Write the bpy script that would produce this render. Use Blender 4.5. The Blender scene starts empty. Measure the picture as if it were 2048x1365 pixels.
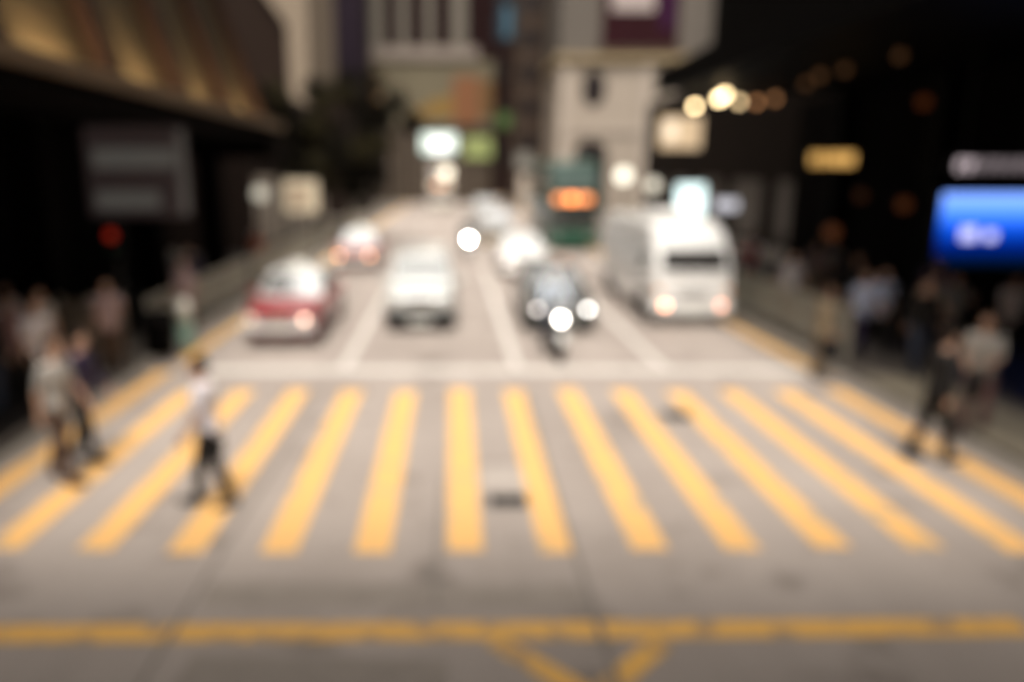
import bpy, bmesh, math, random
from mathutils import Vector, Matrix, Euler
random.seed(7)
S = bpy.context.scene
COL = S.collection
R = math.radians

# ------------------------------------------------------------------ camera geometry
H = 3.8                      # eye height above the road (upper deck of a tram)
F = 1500.0                   # focal length in pixels of the 2048 px wide photograph
PITCH = math.atan(337.5 / F)
CP, SP = math.cos(PITCH), math.sin(PITCH)

def G(px, py, h=0.0):
    """ground (height h) point seen at a pixel"""
    z = F * (H - h) / (CP * (py - 345.0))
    return Vector(((px - 905.0) * z / F, (z - (H - h) * SP) / CP, h))

def P(px, py, z):
    """point seen at a pixel at camera depth z"""
    u, v = (px - 905.0) / F * z, (682.5 - py) / F * z
    return Vector((u, z * CP + v * SP, H - z * SP + v * CP))

# ------------------------------------------------------------------ materials
MATS = {}
def mat(name, col, rough=0.6, metal=0.0, emit=None, estr=0.0, spec=0.5, noise=0.12, nscale=6.0, ior=None, coat=0.0):
    if name in MATS:
        return MATS[name]
    if max(col) < .06 and rough >= .5 and spec == .5: spec = .06
    m = bpy.data.materials.new(name); m.use_nodes = True
    nt = m.node_tree; b = nt.nodes['Principled BSDF']
    b.inputs['Roughness'].default_value = rough
    b.inputs['Metallic'].default_value = metal
    b.inputs['Specular IOR Level'].default_value = spec
    b.inputs['Coat Weight'].default_value = coat
    if ior: b.inputs['IOR'].default_value = ior
    if emit:
        b.inputs['Emission Color'].default_value = (*emit, 1)
        b.inputs['Emission Strength'].default_value = estr
    if noise > 0:
        tc = nt.nodes.new('ShaderNodeTexCoord')
        nz = nt.nodes.new('ShaderNodeTexNoise'); nz.inputs['Scale'].default_value = nscale
        nz.inputs['Detail'].default_value = 5
        mx = nt.nodes.new('ShaderNodeMix'); mx.data_type = 'RGBA'
        mx.inputs['A'].default_value = (*[c * (1 - noise) for c in col], 1)
        mx.inputs['B'].default_value = (*[min(1, c * (1 + noise)) for c in col], 1)
        nt.links.new(tc.outputs['Object'], nz.inputs['Vector'])
        nt.links.new(nz.outputs['Fac'], mx.inputs['Factor'])
        nt.links.new(mx.outputs['Result'], b.inputs['Base Color'])
    else:
        b.inputs['Base Color'].default_value = (*col, 1)
    MATS[name] = m
    return m

LAMP = 1.1
def lamp_mat(name, col, strength):
    return mat(name, tuple(.04 * c for c in col), 0.4, emit=col, estr=strength * LAMP, noise=0, spec=.1)

def road_mat():
    m = bpy.data.materials.new('asphalt'); m.use_nodes = True
    nt = m.node_tree; N = nt.nodes; L = nt.links; b = N['Principled BSDF']
    b.inputs['Roughness'].default_value = 0.75
    tc = N.new('ShaderNodeTexCoord')
    def noise(scale, det, stretch=(1, 1, 1)):
        mp = N.new('ShaderNodeMapping'); mp.inputs['Scale'].default_value = stretch
        n = N.new('ShaderNodeTexNoise'); n.inputs['Scale'].default_value = scale; n.inputs['Detail'].default_value = det
        L.new(tc.outputs['Object'], mp.inputs['Vector']); L.new(mp.outputs['Vector'], n.inputs['Vector'])
        return n.outputs['Fac']
    def ramp(fac, p0, c0, p1, c1):
        r = N.new('ShaderNodeValToRGB'); e = r.color_ramp.elements
        e[0].position, e[0].color = p0, (*c0, 1); e[1].position, e[1].color = p1, (*c1, 1)
        L.new(fac, r.inputs['Fac']); return r.outputs['Color']
    def mul(a, c):
        x = N.new('ShaderNodeMix'); x.data_type = 'RGBA'; x.blend_type = 'MULTIPLY'; x.inputs['Factor'].default_value = 1
        L.new(a, x.inputs['A']); L.new(c, x.inputs['B']); return x.outputs['Result']
    base = ramp(noise(0.35, 4), .3, (.315, .268, .236), .7, (.40, .345, .308))
    streak = ramp(noise(0.5, 3, (2.2, .12, 1)), .35, (.86, .86, .86), .65, (1, 1, 1))
    grit = ramp(noise(60, 3), .3, (.82, .82, .82), .7, (1.05, 1.05, 1.05))
    stain = ramp(noise(1.3, 5), .30, (.62, .61, .60), .44, (1, 1, 1))
    L.new(mul(mul(mul(base, streak), grit), stain), b.inputs['Base Color'])
    bp = N.new('ShaderNodeBump'); bp.inputs['Strength'].default_value = .15
    L.new(noise(90, 2), bp.inputs['Height']); L.new(bp.outputs['Normal'], b.inputs['Normal'])
    return m

def paint_mat(name, col, worn, wear=.42):
    m = bpy.data.materials.new(name); m.use_nodes = True
    nt = m.node_tree; N = nt.nodes; L = nt.links; b = N['Principled BSDF']
    b.inputs['Roughness'].default_value = 0.6
    tc = N.new('ShaderNodeTexCoord')
    n = N.new('ShaderNodeTexNoise'); n.inputs['Scale'].default_value = 3.0; n.inputs['Detail'].default_value = 8
    r = N.new('ShaderNodeValToRGB'); e = r.color_ramp.elements
    e[0].position, e[0].color = wear - .1, (*worn, 1); e[1].position, e[1].color = wear, (*col, 1)
    L.new(tc.outputs['Object'], n.inputs['Vector']); L.new(n.outputs['Fac'], r.inputs['Fac'])
    L.new(r.outputs['Color'], b.inputs['Base Color'])
    return m

def paving_mat(name, col, sx, sy):
    m = bpy.data.materials.new(name); m.use_nodes = True
    nt = m.node_tree; N = nt.nodes; L = nt.links; b = N['Principled BSDF']
    b.inputs['Roughness'].default_value = 0.8
    tc = N.new('ShaderNodeTexCoord'); br = N.new('ShaderNodeTexBrick')
    br.inputs['Scale'].default_value = 1.0
    br.inputs['Brick Width'].default_value = sx; br.inputs['Row Height'].default_value = sy
    br.inputs['Mortar Size'].default_value = .012
    br.inputs['Color1'].default_value = (*col, 1)
    br.inputs['Color2'].default_value = (*[c * .8 for c in col], 1)
    br.inputs['Mortar'].default_value = (*[c * .4 for c in col], 1)
    L.new(tc.outputs['Object'], br.inputs['Vector']); L.new(br.outputs['Color'], b.inputs['Base Color'])
    return m

# ------------------------------------------------------------------ mesh builder
class MB:
    def __init__(s): s.v, s.f, s.m = [], [], []
    def add(s, vs, fs, mi=0):
        o = len(s.v); s.v += [Vector(v) for v in vs]
        s.f += [[i + o for i in f] for f in fs]; s.m += [mi] * len(fs); return s
    def box(s, c, d, rz=0, mi=0, M=None):
        vs = [Vector((sx * d[0] / 2, sy * d[1] / 2, sz * d[2] / 2)) for sx in (-1, 1) for sy in (-1, 1) for sz in (-1, 1)]
        rm = M if M is not None else Matrix.Rotation(rz, 3, 'Z')
        vs = [rm @ v + Vector(c) for v in vs]
        return s.add(vs, [(0, 1, 3, 2), (4, 6, 7, 5), (0, 4, 5, 1), (2, 3, 7, 6), (0, 2, 6, 4), (1, 5, 7, 3)], mi)
    def bx(s, x0, x1, y0, y1, z0, z1, mi=0):
        return s.box(((x0 + x1) / 2, (y0 + y1) / 2, (z0 + z1) / 2), (x1 - x0, y1 - y0, z1 - z0), mi=mi)
    def tube(s, p0, p1, r0, r1=None, n=12, mi=0):
        r1 = r0 if r1 is None else r1
        p0, p1 = Vector(p0), Vector(p1); d = (p1 - p0).normalized()
        a = d.orthogonal().normalized(); b = d.cross(a)
        vs = []
        for p, r in ((p0, r0), (p1, r1)):
            vs += [p + (a * math.cos(2 * math.pi * k / n) + b * math.sin(2 * math.pi * k / n)) * r for k in range(n)]
        fs = [(k, (k + 1) % n, n + (k + 1) % n, n + k) for k in range(n)]
        fs += [tuple(range(n - 1, -1, -1)), tuple(range(n, 2 * n))]
        return s.add(vs, fs, mi)
    def path(s, pts, r, n=8, mi=0):
        for a, b in zip(pts, pts[1:]): s.tube(a, b, r, r, n, mi)
        return s
    def ball(s, c, r, n=14, mi=0, M=None):
        r = (r, r, r) if not hasattr(r, '__len__') else r
        vs, fs = [], []
        rows = n // 2
        for i in range(1, rows):
            t = math.pi * i / rows
            for k in range(n):
                a = 2 * math.pi * k / n
                vs.append(Vector((r[0] * math.sin(t) * math.cos(a), r[1] * math.sin(t) * math.sin(a), r[2] * math.cos(t))))
        top, bot = len(vs), len(vs) + 1
        vs += [Vector((0, 0, r[2])), Vector((0, 0, -r[2]))]
        for i in range(rows - 2):
            for k in range(n):
                fs.append((i * n + k, (i + 1) * n + k, (i + 1) * n + (k + 1) % n, i * n + (k + 1) % n))
        for k in range(n):
            fs.append((top, k, (k + 1) % n)); j = (rows - 2) * n
            fs.append((bot, j + (k + 1) % n, j + k))
        if M is not None: vs = [M @ v for v in vs]
        return s.add([v + Vector(c) for v in vs], fs, mi)
    def loft(s, rings, mi=0, caps=True):
        n = len(rings[0]); vs = [v for r in rings for v in r]; fs = []
        for i in range(len(rings) - 1):
            for k in range(n):
                fs.append((i * n + k, i * n + (k + 1) % n, (i + 1) * n + (k + 1) % n, (i + 1) * n + k))
        if caps:
            fs.append(tuple(range(n - 1, -1, -1))); fs.append(tuple(range((len(rings) - 1) * n, len(rings) * n)))
        return s.add(vs, fs, mi)
    def lathe(s, prof, c, axis='X', n=24, mi=0):
        """prof: (offset along axis, radius)"""
        rings = []
        for o, r in prof:
            ring = []
            for k in range(n):
                a = 2 * math.pi * k / n
                u, w = r * math.cos(a), r * math.sin(a)
                v = Vector((o, u, w)) if axis == 'X' else Vector((u, o, w)) if axis == 'Y' else Vector((u, w, o))
                ring.append(v + Vector(c))
            rings.append(ring)
        return s.loft(rings, mi)
    def build(s, name, m, parent=None, smooth=False, bevel=0, sub=0):
        me = bpy.data.meshes.new(name)
        me.from_pydata(s.v, [], s.f)
        bm = bmesh.new(); bm.from_mesh(me); bmesh.ops.recalc_face_normals(bm, faces=bm.faces); bm.to_mesh(me); bm.free()
        for x in (m if isinstance(m, (list, tuple)) else [m]): me.materials.append(x)
        for p, k in zip(me.polygons, s.m): p.material_index = k; p.use_smooth = smooth
        o = bpy.data.objects.new(name, me); COL.objects.link(o)
        if parent: o.parent = parent
        if bevel:
            b = o.modifiers.new('b', 'BEVEL'); b.width = bevel; b.segments = 2; b.limit_method = 'ANGLE'; b.angle_limit = R(35)
        if sub:
            q = o.modifiers.new('s', 'SUBSURF'); q.levels = q.render_levels = sub
        return o

def tag(o, label, cat, group=None):
    o['label'] = label; o['category'] = cat
    if group: o['group'] = group
    return o
def thing(name, label, cat, loc=(0, 0, 0), rz=0, group=None):
    o = bpy.data.objects.new(name, None); COL.objects.link(o); o.empty_display_size = .2
    o.location = loc; o.rotation_euler = (0, 0, rz)
    return tag(o, label, cat, group)
def struct(o, kind='structure'):
    o['kind'] = kind; return o
def copy_tree(o, parent=None):
    c = o.copy(); COL.objects.link(c)
    if parent: c.parent = parent
    for ch in list(o.children): copy_tree(ch, c)
    return c
def setmat(o, m, i=0):
    o.material_slots[i].link = 'OBJECT'; o.material_slots[i].material = m
def kids(o, name):
    return [c for c in o.children_recursive if c.name.split('.')[0] == name]

# ------------------------------------------------------------------ common materials
M_road = road_mat()
M_white = paint_mat('road_white', (.56, .52, .48), (.42, .37, .33))
M_yel = paint_mat('road_yellow', (.74, .425, .15), (.44, .32, .19), .43)
M_yel2 = paint_mat('road_yellow_worn', (.72, .40, .09), (.38, .25, .13), .47)
M_pave = paving_mat('paving', (.13, .108, .088), .5, .5)
M_kerb = mat('kerb_concrete', (.30, .27, .23), .8, noise=.2, nscale=3)
M_tact = paving_mat('tactile', (.34, .29, .21), .3, .3)
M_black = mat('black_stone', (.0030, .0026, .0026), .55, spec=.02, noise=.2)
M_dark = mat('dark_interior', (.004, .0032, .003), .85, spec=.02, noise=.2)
M_rail = mat('railing_paint', (.36, .34, .28), .45, metal=.2)
M_steel = mat('steel', (.45, .44, .42), .3, metal=1)
M_chrome = mat('chrome', (.7, .7, .7), .12, metal=1, noise=0)
M_rub = mat('rubber', (.018, .017, .016), .8, noise=.2)
M_trim = mat('black_trim', (.02, .02, .02), .5, noise=.1)
M_glass = mat('car_glass', (.03, .035, .035), .05, spec=1.0, ior=2.1, noise=0)
M_glass_b = mat('coated_glass', (.66, .67, .66), .08, metal=.8, spec=1.0, noise=0)
M_mir = mat('mirror_glass', (.46, .47, .46), .1, metal=.85, noise=0)
M_pale = mat('pale_windscreen', (.62, .62, .61), .36, metal=.35, noise=0)  # pale base stands in for sky reflected in the glass
M_plate = mat('plate_white', (.7, .7, .65), .5, noise=0)
M_hl = mat('headlight_lens', (.6, .6, .58), .12, metal=.6, noise=0)
M_hl_warm = lamp_mat('headlight_warm', (1, .40, .22), 7.5)
M_hl_on = lamp_mat('headlight_lit', (1, .93, .84), 20.0)
M_hl_on2 = lamp_mat('headlight_dipped', (1, .93, .86), 14.0)
M_hl_amber = lamp_mat('headlight_amber', (1, .42, .18), 8.0)
M_tail = mat('tail_lens', (.45, .02, .015), .25, noise=0)

# ------------------------------------------------------------------ ground
g = MB(); g.add([(-400, -60, -.02), (400, -60, -.02), (400, 600, -.02), (-400, 600, -.02)], [(0, 1, 2, 3)])
struct(g.build('ground', mat('city_ground', (.12, .11, .1), .9)))
KL, KR = -6.0, 7.35
g = MB(); g.add([(KL, -40, 0), (KR, -40, 0), (KR, 260, 0), (KL, 260, 0)], [(0, 1, 2, 3)])
struct(g.build('road', M_road))
# pavements: real 0.13 m step, with the corner dropped at the crossing
for side, x0, x1 in (('left', KL - .18, -40), ('right', KR + .18, 45)):
    a, b = min(x0, x1), max(x0, x1)
    g = MB(); g.bx(a, b, -40, 260, -.02, .13)
    struct(g.build('pavement', M_pave))
    g = MB()
    k0 = KL if side == 'left' else KR
    kx = (k0 - .18, k0) if side == 'left' else (k0, k0 + .18)
    for i in range(64):
        y = 14.3 + i * 2.0
        g.bx(kx[0], kx[1], y, y + 1.992, -.02, .135)
    for i in range(5):
        y = 4.3 + i * 2.0
        g.bx(kx[0], kx[1], y, y + 1.96, -.02, .05)
    for i in range(21):
        y = 2.3 - i * 2.0
        g.bx(kx[0], kx[1], y, y + 1.992, -.02, .135)
    struct(g.build('kerb', M_kerb, bevel=.02))
    g = MB()
    if side == 'right':
        g.bx(k0 + .2, k0 + 1.5, 7.0, 13.4, .10, .138)
        struct(g.build('tactile_paving', M_tact))

for x0, x1, y0, y1 in ((-12, -7.15, 12.6, 60), (-12, -6.35, -30, 12.59), (9.3, 14, -30, 31.5)):  # arcade and pavement shade put into a near-black paving colour
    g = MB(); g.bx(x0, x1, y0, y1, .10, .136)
    struct(g.build('shaded_floor', mat('shaded_paving', (.014, .011, .010), .5, spec=.2)))
def strip(mb, p, q, w, z=.004, n=1):
    p, q = Vector(p), Vector(q); d = (q - p).normalized(); s = Vector((-d.y, d.x)) * w / 2
    mb.add([(*(p + s), z), (*(p - s), z), (*(q - s), z), (*(q + s), z)], [(0, 1, 2, 3)])

mk = MB()
for k in range(-6, 8):
    x = .13 + .958 * k
    y0, y1 = 7.06 + random.uniform(-.06, .06), 12.9 + random.uniform(-.08, .08)
    if k == -6: y1 = 14.2
    strip(mk, (x, y0), (x + .0, y1), .37)
struct(mk.build('crossing_stripes', M_yel))
mk = MB(); strip(mk, (-4.75, 14.25), (6.95, 14.25), .46); struct(mk.build('stop_line', M_white))
for x, y0, y1 in ((-2.15, 14.52, 30), (1.28, 14.52, 30), (4.2, 14.52, 30)):
    mk = MB(); strip(mk, (x, y0), (x, y1), .19)
    for i in range(12):
        strip(mk, (x, 33 + i * 6), (x, 36 + i * 6), .15)
    struct(mk.build('lane_line', M_white))
for x, y0, y1 in ((-5.55, 15.0, 150), (7.12, 13.6, 150)):
    mk = MB(); strip(mk, (x, y0), (x, y1), .26); struct(mk.build('kerb_line', M_yel2))
# box junction in the foreground: border and 45 degree hatching
mk = MB()
by = 5.66
strip(mk, (-5.2, by - .05), (4.9, by + .07), .25)
def clip_diag(x0, sgn):
    strip(mk, (x0, by - .13), (x0 + sgn * 6.5, by - 6.63), .2, z=.0045 if sgn > 0 else .005)
clip_diag(.35, 1); clip_diag(-5.0, 1)
clip_diag(1.75, -1)
struct(mk.build('box_junction_lines', M_yel2))
# joints between the concrete bays and darker relaid patches
mk = MB()
for x, y0, y1, w in ((-2.38, 2, 12.4, .05), (1.24, 2, 12.6, .06), (-.16, 6.0, 9.0, .045)):
    strip(mk, (x, y0), (x + .03, y1), w, z=.006)
struct(mk.build('road_joint', mat('joint_tar', (.19, .165, .145), .8)))
mk = MB()
mk.add([(-2.1, 5.35, .002), (-.05, 5.3, .002), (-.02, 4.2, .002), (-2.15, 4.2, .002)], [(0, 1, 2, 3)])
mk.add([(-2.3, 6.45, .002), (1.2, 6.4, .002), (1.22, 6.0, .002), (-2.28, 6.05, .002)], [(0, 1, 2, 3)])
struct(mk.build('road_patch', mat('patched_asphalt', (.25, .215, .185), .85, noise=.25, nscale=4)))
mk = MB(); mk.add([(.35, 8.5, .002), (.98, 8.5, .002), (1.0, 9.35, .002), (.36, 9.35, .002)], [(0, 1, 2, 3)])
struct(mk.build('road_patch', mat('pale_patch', (.37, .325, .29), .85, noise=.1)))

def manhole(x, y, w, d, label):
    t = thing('manhole_cover', label, 'manhole cover', (x, y, 0))
    m = MB(); m.bx(-w / 2, w / 2, -d / 2, d / 2, .003, .008); m.build('cover_plate', mat('iron', (.045, .042, .04), .6, metal=.3), t)
    m = MB()
    for sx in (-1, 1): m.bx(sx * w / 2 - .02, sx * w / 2 + .02, -d / 2 - .02, d / 2 + .02, .003, .011)
    for sy in (-1, 1): m.bx(-w / 2 + .02, w / 2 - .02, sy * d / 2 - .02, sy * d / 2 + .02, .003, .011)
    m.build('cover_frame', M_steel, t)
q = G(1015, 1003); manhole(q.x, q.y, .46, .34, 'dark iron manhole cover lying between two yellow stripes in the middle of the crossing')
q = G(1352, 832); manhole(q.x, q.y, .45, .45, 'small dark manhole cover among stripes near the stop line in front of the minibus')

# ------------------------------------------------------------------ buildings
def win_grid(parent, x0, x1, z0, z1, nx, nz, y, wfrac, hfrac, m, depth=.1):
    """windows as separate parts on a face at y looking towards -Y"""
    sx, sz = (x1 - x0) / nx, (z1 - z0) / nz
    for i in range(nx):
        for j in range(nz):
            cx, cz = x0 + (i + .5) * sx, z0 + (j + .5) * sz
            w = MB().box((cx, y - .01, cz), (sx * wfrac, depth, sz * hfrac)); w.build('window', m, parent)

# --- covered arcade building along the left pavement
AX = -5.85
t = thing('arcade_building', 'dark arcade building beside the left pavement with golden uplit cornice over it', 'building', (AX, 17, -.31))
Y0, Y1, YB = -14.0, 9.6, -46.0                      # local extents along the street; YB extended unseen for side shade
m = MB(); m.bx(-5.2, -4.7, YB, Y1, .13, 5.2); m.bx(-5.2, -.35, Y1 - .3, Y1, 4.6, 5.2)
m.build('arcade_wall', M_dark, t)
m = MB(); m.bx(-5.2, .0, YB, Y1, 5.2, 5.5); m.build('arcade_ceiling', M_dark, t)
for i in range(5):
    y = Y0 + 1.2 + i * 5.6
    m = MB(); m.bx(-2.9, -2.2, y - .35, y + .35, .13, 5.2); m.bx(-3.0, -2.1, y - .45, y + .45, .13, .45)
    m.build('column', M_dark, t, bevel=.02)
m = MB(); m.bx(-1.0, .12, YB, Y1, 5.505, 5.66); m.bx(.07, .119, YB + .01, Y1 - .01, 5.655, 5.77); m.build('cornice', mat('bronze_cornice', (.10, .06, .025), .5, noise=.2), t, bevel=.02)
# the fascia above leans back from the street
m = MB()
m.add([(-.75, YB, 5.66), (-.75, Y1, 5.66), (-3.4, Y1, 13.5), (-3.4, YB, 13.5), (-3.9, YB, 13.5), (-3.9, Y1, 13.5), (-1.25, Y1, 5.66), (-1.25, YB, 5.66)],
      [(0, 1, 2, 3), (4, 5, 6, 7), (3, 2, 5, 4), (0, 7, 6, 1), (1, 6, 5, 2), (0, 3, 4, 7)])
m.build('fascia', mat('bronze_panel', (.022, .0165, .010), .55, noise=.3, nscale=.7), t)
for i in range(7):
    y = Y0 + .6 + i * 3.8
    sl = Vector((-2.65, 0, 7.84)); a = Vector((-.70, y, 5.68))
    m = MB(); 
    nrm = Vector((7.84, 0, 2.65)).normalized() * .3
    b_ = a + sl
    w = .28
    vs = [a + Vector((0, -w, 0)), a + Vector((0, w, 0)), b_ + Vector((0, w, 0)), b_ + Vector((0, -w, 0))]
    m.add(vs + [v + nrm for v in vs], [(0, 1, 2, 3), (4, 7, 6, 5), (0, 4, 5, 1), (1, 5, 6, 2), (2, 6, 7, 3), (3, 7, 4, 0)])
    m.build('fascia_rib', mat('dark_bronze', (.012, .006, .004), .6), t)
ups = lamp_mat('uplight', (1, .72, .36), 150.0)
for i in range(6):
    y = Y0 + 2.5 + i * 3.8
    m = MB(); m.bx(-.52, -.22, y - .9, y + .9, 5.66, 5.70); u = m.build('uplight', M_trim, t, bevel=.01)
    m = MB(); m.bx(-.50, -.24, y - .85, y + .85, 5.702, 5.71); m.build('uplight_lens', ups, u)
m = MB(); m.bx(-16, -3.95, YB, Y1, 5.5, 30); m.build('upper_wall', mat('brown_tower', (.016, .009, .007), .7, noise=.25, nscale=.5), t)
for sign_ in range(1):
    pass

# grey board hanging under the arcade
c = P(275, 345, 17.9)
t = thing('hanging_board', 'dim grey square board with two pale bands hanging under the dark arcade', 'sign', (c.x, c.y, c.z - 1.05))
m = MB(); m.bx(-1.2, 1.2, -.06, .06, 0, 2.1); m.build('panel', mat('board_grey', (.06, .042, .04), .6, emit=(1, .72, .7), estr=.008), t, bevel=.02)
for z0, z1, x1 in ((1.15, 1.6, .95), (.2, .6, .5)):
    m = MB(); m.bx(-1.0, x1, -.075, -.062, z0, z1); m.build('pale_band', mat('board_band', (.10, .09, .08), .6, emit=(1, .95, .85), estr=.03), t)
m = MB(); m.bx(1.02, 1.17, -.08, -.062, .1, 2.0); m.build('edge_strip', mat('board_band', (.3, .3, .27), .6), t)
for x in (-.8, .8):
    m = MB(); m.tube((x, 0, 2.1), (x, 0, 5.2 - (c.z - 1.05)), .025); m.build('hanger', M_trim, t)

# --- black building with a deep canopy along the right pavement
BX = 7.25
t = thing('dark_building', 'black stone building beside the right pavement with deep canopy and shopfront lamps', 'building', (BX, 17, -.42))
m = MB(); m.bx(6.75, 7.15, -46, 14.5, .13, 6.9); m.build('shop_wall', M_dark, t)  # run behind the viewpoint extended unseen to shade the road
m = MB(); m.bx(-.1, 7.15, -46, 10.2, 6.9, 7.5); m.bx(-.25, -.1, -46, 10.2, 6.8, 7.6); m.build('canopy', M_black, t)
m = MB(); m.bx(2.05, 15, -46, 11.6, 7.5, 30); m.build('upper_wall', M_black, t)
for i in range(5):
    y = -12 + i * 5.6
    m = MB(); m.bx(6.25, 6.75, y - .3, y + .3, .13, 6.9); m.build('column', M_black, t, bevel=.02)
lampspec = [(1390, 213, 1.3), (1438, 198, 1.4), (1450, 190, 1.0), (1478, 204, .40), (1513, 205, .11), (1550, 198, .07), (1612, 168, .009), (1640, 152, .009), (1690, 140, .006), (1800, 112, .005)]
for i, (px, py, e) in enumerate(lampspec):
    hh = 6.22
    z = (hh - H) / ((345 - py) / F * CP)
    q = P(px, py, z) - Vector((BX, 17, -.42))
    m = MB().tube(q + Vector((0, 0, .06)), (q.x, q.y, 6.9), .03); lp = m.build('canopy_lamp', M_trim, t)
    m = MB().ball(q, .11, 12); m.build('bulb', lamp_mat('bulb_%d' % i, (1, .72, .38) if e > .3 else (1, .45, .18), e * 6), lp, smooth=True)

t = thing('low_block', 'low black block past the far tip of the canopy behind the shop lights', 'building', (16, 48, 0))
m = MB(); m.bx(0, 14, -15.5, 16, 0, 9.2); m.build('wall', mat('low_block_wall', (.012, .008, .006), .8), t)
for k in range(5):
    m = MB(); m.bx(-.05, -.002, -14.5 + 6 * k, -10.5 + 6 * k, .4, 3.4); m.build('shop_window', mat('dim_window', (.03, .022, .018), .3), t)
def glow(px0, px1, py0, py1, z): 
    a, b = P(px0, py1, z), P(px1, py0, z); return a, b

def wall_sign(name, label, px0, px1, py0, py1, z, face_m, depth=.18, frame=.06, frame_m=None, group=None, brackets=None):
    a, b = P(px0, py1, z), P(px1, py0, z)
    w, h = b.x - a.x, b.z - a.z
    t = thing(name, label, 'sign', ((a.x + b.x) / 2, a.y, a.z), 0, group)
    m = MB(); m.bx(-w / 2, w / 2, 0, depth, 0, h); m.build('casing', frame_m or M_trim, t, bevel=.015)
    m = MB(); m.bx(-w / 2 + frame, w / 2 - frame, -.02, -.001, frame, h - frame); m.build('face', face_m, t)
    for sx in (-1, 1):
        m = MB()
        if brackets == 'up': m.tube((sx * w * .35, depth / 2, h), (sx * w * .35, depth / 2, max(h + 1.0, 6.5 - a.z) if z < 30 else h + 1.0), .03)
        elif brackets == 'post': m.tube((sx * w * .35, depth / 2, 0), (sx * w * .35, depth / 2, -max(.1, a.z - .13)), .05)
        else: m.tube((brackets * w / 2, depth / 2, h * (.5 + sx * .3)), (brackets * (w / 2 + 1.6), depth / 2, h * (.5 + sx * .3)), .035)
        m.build('bracket', M_trim, t)
    return t, w, h

# gold lettered sign
t, w, h = wall_sign('shop_sign', 'small golden glowing sign on the dark building under the canopy', 1612, 1712, 296, 342, 24, mat('gold_back', (.05, .03, .01), .5, noise=0), brackets=1)
gx = [-.38, -.2, -.03, .1, .24, .37]
for i, x in enumerate(gx):
    m = MB(); x *= w
    ww = w * .055
    m.bx(x - ww, x + ww, -.06, -.021, h * .24, h * .76)
    if i % 2: m.bx(x - ww * 1.7, x - ww, -.06, -.021, h * .6, h * .76)
    m.build('glyph', lamp_mat('gold_glow', (1, .56, .16), 1.0 if 0 < i else .5), t)
# pale lettering above the screen
t, w, h = wall_sign('shop_sign', 'dim pinkish white lettered sign above the blue screen', 1900, 2075, 312, 350, 17.3, mat('sign_dark', (.01, .008, .01), .5, noise=0), brackets='up')
for i in range(8):
    x = -w * .42 + i * w * .115
    m = MB(); m.bx(x - .05, x + .05, -.06, -.021, h * .2, h * .8)
    if i in (0, 1, 3, 6): m.bx(x + .051, x + .11, -.06, -.021, h * .62, h * .8)
    m.build('glyph', lamp_mat('pale_glow' if i < 2 else 'pale_glow_dim', (1, .82, .86), .40 if i < 2 else .15), t)
# blue screen
def screen_mat():
    m = bpy.data.materials.new('blue_screen'); m.use_nodes = True
    nt = m.node_tree; N = nt.nodes; L = nt.links; b = N['Principled BSDF']
    b.inputs['Base Color'].default_value = (.01, .01, .02, 1); b.inputs['Roughness'].default_value = .3
    tc = N.new('ShaderNodeTexCoord'); sp = N.new('ShaderNodeSeparateXYZ'); L.new(tc.outputs['Generated'], sp.inputs[0])
    r = N.new('ShaderNodeValToRGB'); e = r.color_ramp.elements
    e[0].position, e[0].color = .06, (.0, .004, .012, 1); e[1].position, e[1].color = .95, (.20, .37, 1, 1)
    for p, c in ((.30, (.0, .010, .15)), (.55, (.004, .07, .55)), (.74, (.06, .22, .95))):
        x = r.color_ramp.elements.new(p); x.color = (*c, 1)
    L.new(sp.outputs['Z'], r.inputs['Fac']); L.new(r.outputs['Color'], b.inputs['Emission Color'])
    b.inputs['Emission Strength'].default_value = 1.0
    return m
t, w, h = wall_sign('video_screen', 'bright blue glowing video screen hanging on the dark building above pedestrians', 1862, 2090, 382, 535, 17, screen_mat(), frame=.05, brackets='post')
for x, ww, hh in ((-w * .22, .17, .22), (-w * .03, .13, .16)):
    m = MB(); m.bx(x - ww, x + ww, -.03, -.021, h * .36, h * .36 + hh * 1.3); m.build('screen_mark', lamp_mat('screen_white', (.55, .55, .9), .9), t)
# cyan light box behind the minibus and other shop lights
t, w, h = wall_sign('light_box', 'tall pale cyan light box standing behind the white minibus', 1346, 1408, 366, 452, 30, lamp_mat('cyan_glow', (.80, 1, .98), 1.0), brackets='post')
m = MB(); m.bx(-w * .3, w * .3, -.035, -.021, h * .35, h * .62); m.build('face_print', lamp_mat('cyan_glow_2', (.9, 1, 1), 1.4), t)
t, w, h = wall_sign('oval_sign', 'small dim white sign beside the cyan light box at the dark wall', 1424, 1478, 396, 424, 28, lamp_mat('dim_white', (.9, .88, .95), .45), brackets='post')
t, w, h = wall_sign('shop_window', 'glowing cream shop window under the far tip of the right canopy', 1314, 1402, 232, 300, 36, lamp_mat('cream_glow', (1, .72, .44), .42), brackets='post')
t['category'] = 'shop window'
m = MB(); m.bx(-w * .36, -w * .08, -.035, -.021, h * .3, h * .8); m.build('bright_display', lamp_mat('cream_glow_2', (1, .8, .58), .7), t)
t, w, h = wall_sign('shop_sign', 'cream lit panel on shopfront beyond the left railing', 568, 640, 358, 428, 34, mat('cream_panel', (.5, .42, .3), .6, emit=(1, .85, .6), estr=.10, noise=.2), brackets='post')
m = MB(); m.bx(-w * .3, w * .1, -.035, -.021, h * .2, h * .75); m.build('panel_print', mat('print_brown', (.35, .25, .17), .6), t)

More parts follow.
